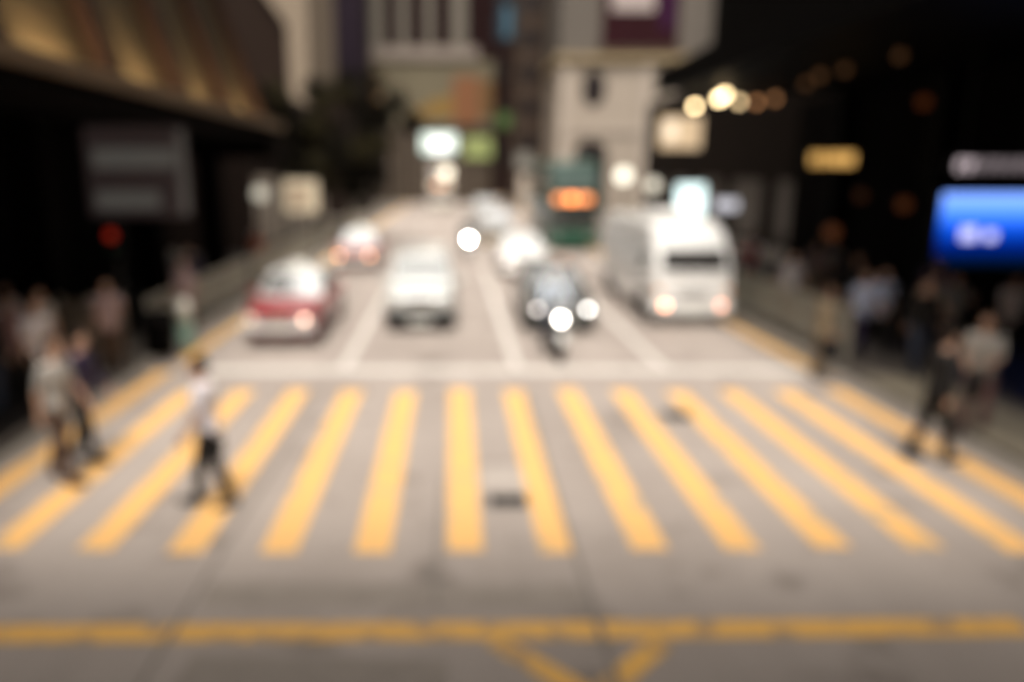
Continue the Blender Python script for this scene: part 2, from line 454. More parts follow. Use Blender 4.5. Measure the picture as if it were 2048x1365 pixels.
def globe_lamp(px, py, z, r, e, label):
    c = P(px, py, z)
    t = thing('street_lamp', label, 'street lamp', (c.x, c.y, .13), 0, 'globe lamps on posts')
    m = MB(); m.tube((0, 0, 0), (0, 0, .5), .09, .07); m.tube((0, 0, .5), (0, 0, c.z - .13 - r), .05, .04); m.build('post', M_trim, t)
    m = MB().ball((0, 0, c.z - .13), r, 18); m.build('globe', lamp_mat('globe_%d' % px, (1, .92, .74), e), t, smooth=True)
    m = MB().tube((0, 0, c.z - .13 - r - .06), (0, 0, c.z - .13 - r + .05), .1, .13); m.build('collar', M_trim, t)
globe_lamp(1247, 352, 34, .33, 1.3, 'larger and brighter cream globe lamp behind the minibus roof')
globe_lamp(1306, 371, 31, .26, .7, 'smaller dimmer cream globe lamp beside the cyan light box')
globe_lamp(521, 388, 27, .27, .35, 'dim grey white globe lamp on the left pavement under the tree')

def ceiling_spot(px, py, z, r, col, e, label):
    c = P(px, py, z)
    t = thing('wall_lamp', label, 'lamp', (c.x, c.y, c.z), 0, 'dim shop lamps in the dark arcade')
    m = MB().ball((0, 0, 0), r, 12); m.build('bulb', lamp_mat('spot_%d' % px, col, e), t, smooth=True)
    m = MB().tube((0, .02, r * .8), (0, .5, r * .8 + .1), .03); m.build('arm', M_trim, t)
ceiling_spot(1848, 205, 20, .16, (1, .25, .06), .025, 'dim reddish lamp high under the right canopy above the gold sign')
ceiling_spot(1664, 465, 24, .22, (1, .32, .12), .04, 'dim brown red lamp above the pinkish shirted pedestrians')
ceiling_spot(1722, 392, 24, .16, (1, .36, .14), .015, 'faint brown lamp below the gold sign')
ceiling_spot(1808, 410, 22, .18, (1, .3, .1), .03, 'faint red brown lamp between the gold sign and blue screen')

# --- beige stone corner tower beyond the canopy
ZT = 70
def fx(px, z=ZT): return (px - 905) / F * z
def fz(py, z=ZT): return P(905, py, z).z
yT = P(905, 345, ZT).y
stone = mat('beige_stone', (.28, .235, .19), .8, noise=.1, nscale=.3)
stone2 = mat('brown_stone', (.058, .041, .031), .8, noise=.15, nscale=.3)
t = thing('corner_tower', 'beige stone corner building with rounded edge, arched door and maroon banner window', 'building', (fx(1250), yT, 0))
ox = fx(1250)
x0, x1 = fx(1112) - ox, fx(1440) - ox
zc = fz(118)
m = MB()
# footprint with a rounded right corner
def prism(mb, pts, z0, z1, mi=0):
    n = len(pts)
    mb.add([(p[0], p[1], z0) for p in pts] + [(p[0], p[1], z1) for p in pts],
           [tuple(range(n - 1, -1, -1)), tuple(range(n, 2 * n))] + [(k, (k + 1) % n, n + (k + 1) % n, n + k) for k in range(n)], mi)
rr = 4.0
foot = [(x0, 0), (x1 - rr, 0)] + [(x1 - rr + rr * math.sin(a), rr - rr * math.cos(a)) for a in [math.pi / 2 * k / 8 for k in range(1, 9)]] + [(x1, 14), (x0, 14)]
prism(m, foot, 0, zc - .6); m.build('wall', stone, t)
m = MB(); prism(m, foot, zc, 45); m.build('upper_wall', mat('vignette_stone', (.085, .071, .058), .8, noise=.15, nscale=.3), t)  # vignette put into the upper wall as a darker stone colour
m = MB()
f2 = [(x0 - .4, -.5), (x1 - rr, -.5)] + [(x1 - rr + (rr + .5) * math.sin(a), rr - (rr + .5) * math.cos(a)) for a in [math.pi / 2 * k / 8 for k in range(1, 9)]] + [(x1 + .5, 14), (x0 - .4, 14)]
prism(m, f2, zc - .6, zc); m.build('cornice', mat('stone_cornice', (.22, .165, .09), .8, noise=.1), t)
# maroon banner window above the cornice
bw0, bw1 = fx(1192) - ox, fx(1338) - ox
m = MB(); m.bx(bw0, bw1, -.25, -.002, zc + .6, zc + 13); b_ = m.build('banner', mat('maroon_cloth', (.022, .006, .008), .8, noise=.3, nscale=.4), t)
m = MB(); m.bx(fx(1208) - ox, fx(1290) - ox, -.32, -.252, fz(38), fz(38) + 5); m.build('banner_print', mat('banner_white', (.30, .25, .235), .7), b_)
m = MB(); m.bx(fx(1303) - ox, fx(1330) - ox, -.32, -.252, fz(70), fz(0)); m.build('banner_stripe', mat('banner_plum', (.03, .008, .03), .8), b_)
m = MB(); m.bx(bw0 - .3, bw1 + .3, -.4, -.002, zc + .2, zc + .6); m.build('banner_sill', stone2, t)
cz, cx = fz(182), fx(1181) - ox
m = MB(); m.lathe([(-.03, .0001), (-.03, .62), (-.002, .62)], (0, 0, 0), 'Y', 20)
m.v = [Vector((v.x * 1.75 + cx, v.y, v.z * 2.6 + cz)) for v in m.v]
m.build('oval_window', mat('window_dark', (.012, .008, .008), .3, noise=0), t)
dx = fx(1180) - ox; dz1 = fz(305)
m = MB(); pts = [(dx - 1.5, .15), (dx + 1.5, .15)] + [(dx + 1.5 * math.cos(a), dz1 + 1.1 * math.sin(a)) for a in [math.pi * k / 10 for k in range(11)]]
m.add([(p[0], -.02, p[1]) for p in pts] + [(p[0], -.002, p[1]) for p in pts], [tuple(range(len(pts)))] + [(k, (k + 1) % len(pts), len(pts) + (k + 1) % len(pts), len(pts) + k) for k in range(len(pts))])
m.build('arched_door', MATS['window_dark'], t)
for px in (1124, 1284):
    m = MB(); m.bx(fx(px) - ox - .35, fx(px) - ox + .35, -.22, -.002, .2, zc - .62); m.build('pilaster', mat('pale_stone', (.33, .28, .235), .8), t)
m = MB(); m.bx(x0 + .1, fx(1278) - ox, -.2, -.002, fz(262) - .25, fz(262) + .2); m.build('string_course', MATS['pale_stone'], t)

# brown building to its left
t = thing('brown_building', 'narrow brown building between the corner tower and the colonnade building', 'building', (fx(1075, 80), P(0, 345, 80).y, 0))
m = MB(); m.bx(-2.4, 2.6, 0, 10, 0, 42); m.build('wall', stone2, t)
for k in range(5):
    m = MB(); m.bx(-1.9, -.2, -.05, -.002, 6 + 3.4 * k, 8 + 3.4 * k); m.build('window', MATS['window_dark'], t)
    m = MB(); m.bx(.4, 2.1, -.05, -.002, 6 + 3.4 * k, 8 + 3.4 * k); m.build('window', MATS['window_dark'], t)
m = MB(); m.bx(-2.4, 2.6, -.12, -.002, 4.4, 5.0); m.build('ledge', stone, t)
m = MB(); m.bx(-1.9, 2.1, -.05, -.002, .2, 3.6); m.build('shopfront', mat('shop_glow', (.3, .25, .2), .5, emit=(1, .85, .7), estr=.12, noise=0), t)

# --- colonnade building closing the street
ZC = 95
yC = P(905, 345, ZC).y
ox = fx(850, ZC)
t = thing('colonnade_building', 'cream building closing the street with white columns above a coloured mural band', 'building', (ox, yC, 0))
def lx(px): return fx(px, ZC) - ox
def lz(py): return fz(py, ZC)
zb = lz(128)
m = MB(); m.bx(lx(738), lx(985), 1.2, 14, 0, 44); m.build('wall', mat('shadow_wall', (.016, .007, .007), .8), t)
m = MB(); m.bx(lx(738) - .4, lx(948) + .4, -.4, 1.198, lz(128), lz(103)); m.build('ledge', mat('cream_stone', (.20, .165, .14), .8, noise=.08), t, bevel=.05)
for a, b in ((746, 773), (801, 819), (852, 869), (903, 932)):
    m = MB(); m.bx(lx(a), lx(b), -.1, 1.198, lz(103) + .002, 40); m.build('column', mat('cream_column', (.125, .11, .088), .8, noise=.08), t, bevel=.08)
m = MB(); m.bx(lx(745), lx(985), -.05, 1.198, lz(252), lz(128) - .002); mu = m.build('mural', mat('mural_olive', (.12, .10, .06), .7, noise=.35, nscale=.25), t)
m = MB(); m.add([(lx(808), -.075, lz(236)), (lx(905), -.075, lz(236)), (lx(905), -.075, lz(192)), (lx(868), -.075, lz(204))], [(0, 1, 2, 3)]); m.build('mural_yellow', mat('mural_yellow', (.19, .11, .018), .7, noise=.2), mu)
m = MB(); m.bx(lx(906), lx(958), -.09, -.06, lz(250), lz(158)); m.build('mural_orange', mat('mural_orange', (.17, .065, .02), .7, noise=.2), mu)
m = MB(); m.bx(lx(960), lx(985), -.09, -.06, lz(235), lz(165)); m.build('mural_ochre', mat('mural_ochre', (.12, .06, .013), .7, noise=.2), mu)
m = MB(); m.bx(lx(745), lx(766), -.09, -.06, lz(240), lz(152)); m.build('mural_brown', mat('mural_brown', (.12, .06, .014), .7, noise=.2), mu)
m = MB(); m.bx(lx(738), lx(985), .3, 1.198, 0, lz(253)); m.build('shopfront', mat('shop_dim', (.05, .038, .028), .6, emit=(1, .8, .55), estr=.01, noise=.3, nscale=.6), t)
for k in range(7):
    m = MB(); m.bx(lx(745) + k * 2.1, lx(745) + k * 2.1 + .35, .1, .298, 0, lz(253)); m.build('shop_pier', mat('pier_brown', (.10, .075, .06), .7), t)
# signs at its foot
t, w, h = wall_sign('light_box', 'wide white glowing sign at the foot of the colonnade building', 842, 914, 266, 308, 94.6, lamp_mat('white_green_glow', (.88, 1, .88), .8), frame=.1, brackets='up')
m = MB(); m.bx(-w * .2, w * .25, -.05, -.021, h * .1, h * .7); m.build('face_print', lamp_mat('white_glow_2', (1, 1, .92), 1.5), t)
t, w, h = wall_sign('shop_sign', 'olive green sign beside the wide white glowing sign down the street', 928, 984, 274, 318, 94.6, mat('olive_sign', (.22, .25, .09), .6, emit=(.6, .75, .25), estr=.09, noise=.5, nscale=1.5), brackets='up')
m = MB(); m.bx(w * .0, w * .15, -.05, -.021, h * .3, h * .7); m.build('sign_print', lamp_mat('lime', (.7, .8, .3), .2), t)
def round_sign(px, py, z, r, col, e, label, arm):
    c = P(px, py, z)
    t = thing('round_sign', label, 'sign', (c.x, c.y, c.z))
    m = MB(); m.lathe([(0, .001), (0, r), (.15, r), (.15, .001)], (0, 0, 0), 'Y', 24); m.build('casing', M_trim, t)
    m = MB(); m.lathe([(-.02, .001), (-.02, r * .93), (-.002, r * .93)], (0, 0, 0), 'Y', 24); m.build('face', lamp_mat('round_%d' % px, col, e), t)
    m = MB().tube((arm * r * .95, .08, 0), (arm * (r + 1.6), .08, 0), .04); m.build('bracket', M_trim, t)
round_sign(1008, 241, 79.6, .85, (.38, .62, .2), .10, 'round green lit sign sticking out from the brown building', 1)
round_sign(1048, 322, 79.6, 1.0, (1, .9, .75), .12, 'round cream lit sign low on the brown building', 1)
c = P(893, 346, 72)
t = thing('hanging_lamp', 'round cream lamp hanging from a wire over the road in front of the far bus', 'street lamp', tuple(c))
m = MB().ball((0, 0, 0), .55, 18); m.build('globe', lamp_mat('wire_lamp', (1, .88, .68), 1.5), t, smooth=True)
m = MB().tube((0, 0, .5), (0, 0, 2.2), .03); m.build('stem', M_trim, t)
m = MB().path([(-8.2, 0, 3.2), (-4, 0, 2.5), (0, 0, 2.2), (4, 0, 2.5), (9.6, 0, 3.4)], .015); m.build('span_wire', M_trim, t)
t = thing('dark_block', 'dark narrow block seen in the gap right of the white columns', 'building', (9, P(0, 345, 118).y, 0))
m = MB(); m.bx(-7, 6, 0, 12, 0, 48); m.build('wall', mat('dark_block_wall', (.02, .010, .009), .8), t)
for k in range(5):
    m = MB(); m.bx(-3.4, -.8, -.05, -.002, 5 + 6 * k, 8.5 + 6 * k); m.build('window', MATS['window_dark'], t)
# blue hanging sign
t, w, h = wall_sign('hanging_sign', 'tall narrow blue sign hanging out over the street from the brown building', 994, 1036, 8, 82, 79.6, mat('blue_sign', (.022, .038, .055), .5, noise=.2, nscale=1), frame=.1, brackets=1)
m = MB(); m.bx(-w * .14, w * .14, -.05, -.021, h * .1, h * .92); m.build('sign_print', mat('sky_blue_print', (.05, .12, .17), .5), t)

# dark purple grey building and cream pillar building to the left of the colonnade
z_ = 88
t = thing('purple_building', 'dim purple grey office building beside the cream columns', 'building', (fx(680, z_), P(0, 345, z_).y, 0))
m = MB(); m.bx(-4, 3.2, 0, 14, 0, 44); m.build('wall', mat('purple_wall', (.014, .008, .012), .6), t)
for k in range(4):
    m = MB(); m.bx(-3.6 + 1.75 * k, -2.4 + 1.75 * k, -.05, -.002, 14, 40); m.build('window', mat('purple_glass', (.02, .014, .022), .6, noise=0), t)
m = MB(); m.bx(-4, 3.2, -.25, -.002, 12.6, 13.6); m.build('ledge', mat('grey_ledge', (.10, .085, .08), .8), t)
z_ = 60
t = thing('pillar_building', 'cream stone building edge with a tall pillar above the dark tree', 'building', (fx(600, z_), P(0, 345, z_).y, 0))
m = MB(); m.bx(-6.5, -.35, .6, 14, 0, 44); m.build('wall', mat('brown_wall', (.018, .011, .008), .7), t)
m = MB(); m.bx(-.55, 1.05, 0, 14, 0, 44); m.build('pillar', mat('cream_pillar', (.20, .155, .11), .8, noise=.08), t, bevel=.1)
m = MB()
za = fz(60, z_)
m.add([(-.6, .1, za), (-.6, .59, za), (-2.9, .59, za + 3.2), (-2.9, .1, za + 3.2), (-.6, .1, za + 5), (-.6, .59, za + 5)], [(0, 3, 4), (1, 5, 2), (0, 1, 2, 3), (3, 2, 5, 4), (0, 4, 5, 1)])
m.build('bracket_arch', MATS['cream_pillar'], t)

# tall flanking blocks further down the street (their upper floors are out of frame)
t = thing('grey_building', 'low dark grey block behind the tree on the left side of the street', 'building', (-13.5, 44, 0))
m = MB(); m.bx(-8, 4.2, -9, 12, 0, 8); m.build('wall', mat('dim_block', (.014, .009, .007), .8), t)
for k in range(4):
    m = MB(); m.bx(4.202, 4.25, -8 + 5 * k, -4 + 5 * k, .3, 3.6); m.build('shop_window', mat('shop_dim2', (.12, .09, .07), .5, emit=(1, .8, .6), estr=.05, noise=.4, nscale=1), t)
t = thing('grey_building', 'low brown grey block on the left between the pillar building and purple building', 'building', (-15, 72, 0))
m = MB(); m.bx(-8, 6.2, -8, 12, 0, 10); m.build('wall', MATS['dim_block'], t)
for k in range(4):
    m = MB(); m.bx(6.202, 6.25, -7 + 4.6 * k, -4 + 4.6 * k, .3, 3.6); m.build('shop_window', MATS['shop_dim2'], t)

# unseen slab added over and behind the viewpoint to shade the foreground
t = thing('shade_slab', 'unseen concrete slab added over and behind the viewpoint to shade the near road', 'shade_slab', (0, -5, 0))
m = MB(); m.bx(-9.4, 9.2, -4.5, 7.2, 7.4, 7.9); m.build('deck', mat('slab_concrete', (.2, .18, .16), .8), t)
for y in (-4.4, 7.1):
    m = MB(); m.bx(-9.4, 9.2, y - .06, y + .06, 7.9, 9.0); m.build('slab_edge', MATS['slab_concrete'], t)
# ------------------------------------------------------------------ tree
def tree(label, loc, h_trunk, cr, ch, n):
    t = thing('street_tree', label, 'tree', loc)
    m = MB(); m.path([(0, 0, 0), (.08, .05, h_trunk * .5), (.25, 0, h_trunk)], .2, 10)
    br = [(1.6, -.6, 2.2), (2.4, .9, 1.3), (-1.2, .7, 2.5), (.3, -1.2, 3.0), (-1.4, -.9, 1.6), (.6, 1.3, 2.6)]
    for b in br: m.tube((.25, 0, h_trunk - .1), (b[0], b[1], h_trunk + b[2]), .1, .03, 8)
    m.build('trunk', mat('bark', (.03, .022, .016), .9), t, smooth=True)
    rnd = random.Random(3); vs, fs, mi = [], [], []
    cl = []
    for _ in range(46):
        while True:
            p = Vector((rnd.uniform(-1, 1), rnd.uniform(-1, 1), rnd.uniform(-1, 1)))
            if .25 < p.length < 1: break
        cl.append((Vector((p.x * cr + 1.3, p.y * cr * .9, h_trunk + 1.4 + p.z * ch)), rnd.uniform(.5, 1.05), rnd.random()))
    mb = MB()
    for c, r, k in cl:
        for _ in range(n):
            d = Vector((rnd.gauss(0, 1), rnd.gauss(0, 1), rnd.gauss(0, 1))).normalized() * r * rnd.uniform(.4, 1)
            p = c + d
            a = Vector((rnd.gauss(0, 1), rnd.gauss(0, 1), rnd.gauss(0, 1))).normalized(); b = a.orthogonal().normalized()
            s = rnd.uniform(.10, .2)
            mb.add([p - a * s, p + b * s * .5, p + a * s, p - b * s * .5], [(0, 1, 2, 3)], 0 if k < .8 else 1)
    mb.build('crown', [mat('leaf_dark', (.006, .005, .003), .7, spec=.03), mat('leaf_olive', (.018, .014, .004), .7, spec=.1)], t)
c = P(690, 290, 40)
tree('dark leafy street tree overhanging the left lane in front of the purple building', (-7.4, c.y, .13), 3.9, 4.3, 3.5, 220)

# ------------------------------------------------------------------ railings, posts, signals, bins
def railing(x, y0, y1, label):
    t = thing('railing', label, 'railing', (x, (y0 + y1) / 2, .13), 0, 'steel railings along the pavements')
    L_ = (y1 - y0) / 2
    n = max(1, round((y1 - y0) / 2))
    for i in range(n + 1):
        m = MB(); m.tube((0, -L_ + i * 2 * L_ / n, 0), (0, -L_ + i * 2 * L_ / n, 1.08), .035); m.build('post', M_rail, t)
    m = MB(); m.tube((0, -L_, 1.05), (0, L_, 1.05), .032); m.tube((0, -L_, .2), (0, L_, .2), .025); m.build('rail', M_rail, t)
    m = MB(); k = int((y1 - y0) / .13)
    for i in range(k): m.bx(-.012, .012, -L_ + (i + .5) * .13 - .02, -L_ + (i + .5) * .13 + .02, .21, 1.03)
    m.build('bars', M_rail, t)
for y0, y1, d in ((15.6, 23.5, 'left pavement railing section nearest the crossing beside the red taxi'), (24.2, 34, 'left pavement railing section behind the first near the far taxi'), (34.6, 52, 'left pavement railing section farthest down the street below the tree')):
    railing(KL - .45, y0, y1, d)
for y0, y1, d in ((14.4, 20.5, 'right pavement railing section nearest the stop line end'), (21.2, 33, 'right pavement railing section alongside the white minibus')):
    railing(KR + .45, y0, y1, d)
t = thing('side_panel_fence', 'low brown grey panelled barrier on the left pavement behind the white shirted pedestrian', 'barrier', (-7.0, 14.3, .13))
m = MB(); m.bx(-.62, .62, -.04, .04, .15, 1.25); m.build('panel', mat('barrier_beige', (.16, .13, .10), .6), t)
for x in (-.58, 0, .58):
    m = MB(); m.tube((x, 0, 0), (x, 0, 1.35), .04); m.build('post', M_rail, t)

# pedestrian signal with red light
c = P(226, 470, 14.4)
t = thing('pedestrian_signal', 'pedestrian signal with red lamp on a dark pole at the left corner', 'signal', (c.x, c.y, .13))
m = MB(); m.tube((0, .12, 0), (0, .12, c.z + .25), .055); m.build('pole', M_trim, t)
m = MB(); m.bx(-.16, .16, -.09, .09, c.z - .56, c.z + .06); m.build('housing', M_black, t, bevel=.02)
m = MB(); m.lathe([(-.094, .001), (-.094, .1), (-.091, .1)], (0, 0, c.z - .13), 'Y', 18); m.build('red_lens', lamp_mat('red_man', (1, .06, .025), .13), t)
m = MB(); m.lathe([(-.094, .001), (-.094, .1), (-.091, .1)], (0, 0, c.z - .40), 'Y', 18); m.build('green_lens', mat('off_green', (.005, .02, .01), .3), t)
c = G(130, 560)
t = thing('pole', 'thin brown pole standing in the dark left arcade', 'pole', (-8.2, 15.5, .13))
m = MB(); m.tube((0, 0, 0), (0, 0, 3.6), .09, .07); m.build('shaft', mat('rust', (.10, .045, .03), .6), t)
m = MB(); m.tube((0, 0, 0), (0, 0, .3), .14, .12); m.build('base', M_trim, t)

q = G(338, 722)
t = thing('litter_bin', 'black litter bin standing at the left kerb between the railing and crossing', 'bin', (q.x - .15, q.y, .13))
m = MB(); m.lathe([(0, .24), (.06, .3), (.75, .32), (.82, .34), (.9, .3), (.95, .1)], (0, 0, 0), 'Z', 20); m.build('body', M_black, t, smooth=True)
m = MB(); m.bx(-.15, .15, -.335, -.31, .6, .72); m.build('opening', M_dark, t)
m = MB(); m.lathe([(.76, .335), (.76, .35), (.8, .35), (.8, .335)], (0, 0, 0), 'Z', 20); m.build('rim', M_trim, t)
q = G(402, 702)
t = thing('bollard', 'pale green bollard with white cap at the left kerb near the red taxi', 'bollard', (q.x - .3, q.y, .13))
m = MB(); m.lathe([(0, .17), (.55, .16), (.56, .001)], (0, 0, 0), 'Z', 18); m.build('shaft', mat('mint', (.22, .34, .28), .5), t)
m = MB(); m.lathe([(.561, .16), (.9, .15), (1.0, .09), (1.02, .001)], (0, 0, 0), 'Z', 18); m.build('cap', mat('cap_white', (.62, .6, .52), .5), t, smooth=True)

# ------------------------------------------------------------------ vehicles (front towards -Y)
def rrect(y, zb, zt, hw, tum=.0, r=.16, n=4):
    """closed ring across the car: rounded rectangle, top narrower by tum"""
    pts = []
    hh = (zt - zb)
    r = min(r, hh * .45, hw * .45)
    for cx, cz, a0, wtop in ((hw - r, zb + r, -90, 0), (hw - r - tum, zt - r, 0, 1), (-hw + r + tum, zt - r, 90, 1), (-hw + r, zb + r, 180, 0)):
        for k in range(n + 1):
            a = R(a0 + 90 * k / n); pts.append(Vector((cx + r * math.cos(a), y, cz + r * math.sin(a))))
    return pts

def panel(q, u0, u1, v0, v1, off, th=.008):
    """thin slab lying on quad q (bl, br, tr, tl seen from outside)"""
    bl, br, tr, tl = q
    n = (br - bl).cross(tl - bl).normalized()
    def at(u, v): return (bl * (1 - u) + br * u) * (1 - v) + (tl * (1 - u) + tr * u) * v
    vs = [at(u0, v0), at(u1, v0), at(u1, v1), at(u0, v1)]
    m = MB()
    m.add([v + n * (off - th) for v in vs] + [v + n * off for v in vs], [(3, 2, 1, 0), (4, 5, 6, 7), (0, 1, 5, 4), (1, 2, 6, 5), (2, 3, 7, 6), (3, 0, 4, 7)])
    return m

def wheel(parent, x, y, r, w, side):
    m = MB(); m.lathe([(-w / 2, r * .6), (-w / 2, r * .93), (-w * .38, r), (w * .38, r), (w / 2, r * .93), (w / 2, r * .6)], (x, y, r), 'X', 26)
    o = m.build('wheel', M_rub, parent, smooth=False)
    m = MB(); s = side
    m.lathe([(s * (w / 2 - .05), .001), (s * (w / 2 - .02), r * .25), (s * (w / 2 - .05), r * .5), (s * (w / 2 + .004), r * .62), (s * (w / 2 - .06), r * .62)], (x, y, r), 'X', 20)
    m.build('rim', M_steel, o)
    return o

def car(name, label, body_m, roof_m, L_, W, Hh, st, cab, hood_z, glass=M_glass, bumper_m=None, hl=M_hl, wheels=(-1.4, 1.35), r=.31, grille=True, taxi=False, group=None, lights_z=.66, bulbs=(None, None)):
    t = thing(name, label, 'taxi' if taxi else 'car' if name != 'delivery_van' else 'van', group=group)
    hw = W / 2
    rings = [rrect(y * L_, zb, zt, w * hw, .05, .14) for y, zb, zt, w in st]
    m = MB().loft(rings); body = m.build('body', body_m, t, smooth=True, sub=1)
    (yb, yt, yr, yrb, z0, wb, wt) = cab
    yb, yt, yr, yrb = yb * L_, yt * L_, yr * L_, yrb * L_
    wb, wt = wb * hw, wt * hw
    B = [Vector((-wb, yb, z0)), Vector((wb, yb, z0)), Vector((wb, yrb, z0)), Vector((-wb, yrb, z0))]
    zr = Hh - .04
    T = [Vector((-wt, yt, zr)), Vector((wt, yt, zr)), Vector((wt, yr, zr)), Vector((-wt, yr, zr))]
    m = MB().add(B + T, [(0, 1, 5, 4), (1, 2, 6, 5), (2, 3, 7, 6), (3, 0, 4, 7), (4, 5, 6, 7), (3, 2, 1, 0)])
    m.build('cabin', body_m if not taxi else roof_m, t, bevel=.05)
    # crowned roof skin
    rings = []
    for k in range(7):
        u = k / 6; y = yt * (1 - u) + yr * u
        zz = zr + .012 + .04 * math.sin(math.pi * (.15 + .7 * u))
        ring = [Vector((wt * s, y + (.03 if k == 0 else -.03 if k == 6 else 0), zz - .05 * abs(s) ** 2.5 * 1.0)) for s in (-1, -.8, -.4, 0, .4, .8, 1)]
        ring += [Vector((wt, y, zr - .05)), Vector((-wt, y, zr - .05))]
        rings.append(ring)
    m = MB().loft(rings); m.build('roof', roof_m, t, smooth=False, bevel=.01)
    panel((B[0], B[1], T[1], T[0]), .05, .95, .06, .93, .006).build('windscreen', glass, t)
    panel((B[2], B[3], T[3], T[2]), .07, .93, .12, .92, .006).build('rear_window', M_glass, t)
    for q in ((B[1], B[2], T[2], T[1]), (B[3], B[0], T[0], T[3])):
        f = q[0] is B[1]
        for u0, u1 in ((.10, .47), (.51, .88)):
            panel(q, u0, u1, .1, .88, .006).build('side_window', M_glass, t)
    fy = -L_ / 2
    m = MB(); b0, b1 = (.36, .54) if taxi else (.18, .5) if Hh > 1.7 else (.24, .46)
    m = MB(); m.bx(-hw * .93, hw * .93, fy - .05, fy + .14, b0, b1); m.build('front_bumper', bumper_m or body_m, t, bevel=.05)
    m = MB(); m.bx(-hw * .93, hw * .93, -fy - .14, -fy + .05, .26, .52); m.build('rear_bumper', bumper_m or body_m, t, bevel=.05)
    if grille:
        m = MB(); m.bx(-hw * .42, hw * .42, fy - .035, fy + .1, lights_z - .09, lights_z + .08)
        gr = m.build('grille', M_trim, t, bevel=.01)
        m = MB()
        for k in range(4): m.bx(-hw * .40, hw * .40, fy - .042, fy - .036, lights_z - .08 + k * .042, lights_z - .065 + k * .042)
        m.build('grille_bars', M_chrome, gr)
    for sx in (-1, 1):
        m = MB(); m.bx(sx * hw * .68 - .17, sx * hw * .68 + .17, fy - .03, fy + .14, lights_z - .085, lights_z + .085); h_ = m.build('headlight', hl, t, bevel=.02)
        bm_ = bulbs[0] if sx < 0 else bulbs[1]
        if bm_:
            m = MB(); m.lathe([(-.05, .001), (-.05, .05), (-.025, .05)], (sx * hw * .68, fy, lights_z), 'Y', 16); m.build('bulb', bm_, h_)
        m = MB(); m.bx(sx * hw * .74 - .15, sx * hw * .74 + .15, -fy - .12, -fy + .02, .66, .84); m.build('tail_light', M_tail, t, bevel=.02)
        m = MB(); m.box((sx * (wb + .16), yb + .28, z0 + .08), (.2, .1, .14)); m.tube((sx * (wb - .02), yb + .3, z0 + .03), (sx * (wb + .1), yb + .3, z0 + .05), .025); m.build('wing_mirror', body_m, t, bevel=.02)
        for k, yy in enumerate(wheels):
            wheel(t, sx * (hw - .10), yy, r, .21, sx)
            m = MB(); m.lathe([(sx * (hw * .99 - .01), r * 1.0), (sx * (hw * .99 + .012), r * 1.04), (sx * (hw * .99 + .012), r * 1.14), (sx * (hw * .99 - .03), r * 1.16)], (0, yy, r), 'X', 26)
            m.build('wheel_arch', M_trim, t)
        for yy in (-.06, .16):
            m = MB(); m.bx(sx * hw * 1.0 - .012, sx * hw * 1.0 + .014, yy * L_ - .09, yy * L_ + .09, z0 - .14, z0 - .11); m.build('door_handle', M_chrome, t)
    m = MB(); m.bx(-.26, .26, fy - .062, fy - .052, b0 + .04, b0 + .15); m.build('number_plate', M_plate, t)
    if taxi:
        m = MB(); m.bx(-.2, .2, yt + .35, yt + .5, Hh + .02, Hh + .16); m.build('roof_sign', mat('taxi_sign', (.75, .74, .68), .4, noise=0), t, bevel=.02)
    return t

SED = [(-.5, .30, .70, .86), (-.485, .22, .80, .95), (-.42, .2, .88, .99), (-.3, .2, .93, 1.0), (-.18, .2, .97, 1.0), (0, .2, .97, 1.0), (.25, .2, .98, 1.0), (.42, .22, .96, .98), (.485, .26, .92, .94), (.5, .34, .78, .86)]
SEDCAB = (-.21, -.07, .20, .34, .94, .88, .72)
M_red = mat('taxi_red', (.25, .03, .035), .28, coat=.6, noise=.05)
M_silver = mat('taxi_silver', (.62, .62, .60), .35, metal=.2, coat=.3, noise=.05)
M_wht = mat('car_white', (.78, .77, .75), .25, coat=.7, noise=.03)
M_mpv = mat('car_pearl', (.46, .475, .465), .28, metal=.15, coat=.7, noise=.03)
M_gry = mat('van_offwhite', (.20, .195, .185), .35, coat=.2, noise=.05)
M_blk = mat('car_dark', (.035, .04, .038), .2, coat=.8, noise=.05)

taxi = car('taxi', 'red taxi with silver roof waiting at the stop line in the nearside lane', M_red, M_silver, 4.7, 1.72, 1.5, SED, SEDCAB, .9, bumper_m=M_silver, hl=M_hl, taxi=True, group='red taxis', glass=mat('taxi_windscreen', (.66, .67, .67), .1, metal=.85, noise=0), bulbs=(lamp_mat('taxi_lamp2', (1, .72, .5), 1.4), lamp_mat('taxi_lamp', (1, .62, .45), 4.5)))
taxi.location = (-3.82, 16.1 + 2.35, 0)
t2 = copy_tree(taxi); t2.location = (-3.8, 29.0 + 2.35, 0)
t2['label'] = 'red taxi with two amber lamps lit, in the nearside lane below the tree'
for o in kids(t2, 'bulb'): setmat(o, M_hl_amber)

# silver people carrier in the second lane
MPV = [(-.5, .28, .78, .84), (-.485, .2, .90, .94), (-.42, .18, 1.0, .99), (-.34, .18, 1.06, 1.0), (-.2, .18, 1.1, 1.0), (.1, .18, 1.1, 1.0), (.4, .2, 1.1, .99), (.48, .24, 1.05, .95), (.5, .34, .9, .88)]
c = car('people_carrier', 'silver white people carrier waiting behind the stop line in the second lane', M_mpv, M_wht, 4.6, 1.78, 1.75, MPV, (-.33, -.14, .40, .475, 1.07, .90, .76), 1.0, glass=M_mir, bumper_m=M_trim, wheels=(-1.4, 1.45), r=.33, lights_z=.76)
c.location = (-.80, 17.9 + 2.3, 0)
c = car('sedan', 'dark grey saloon car half hidden behind the near motorcyclist', M_blk, M_blk, 4.6, 1.76, 1.46, SED, SEDCAB, .9, hl=M_hl, lights_z=.62, bulbs=(lamp_mat('saloon_lamp2', (1, .9, .85), 4.0), lamp_mat('saloon_lamp', (1, .96, .9), 9.0)))
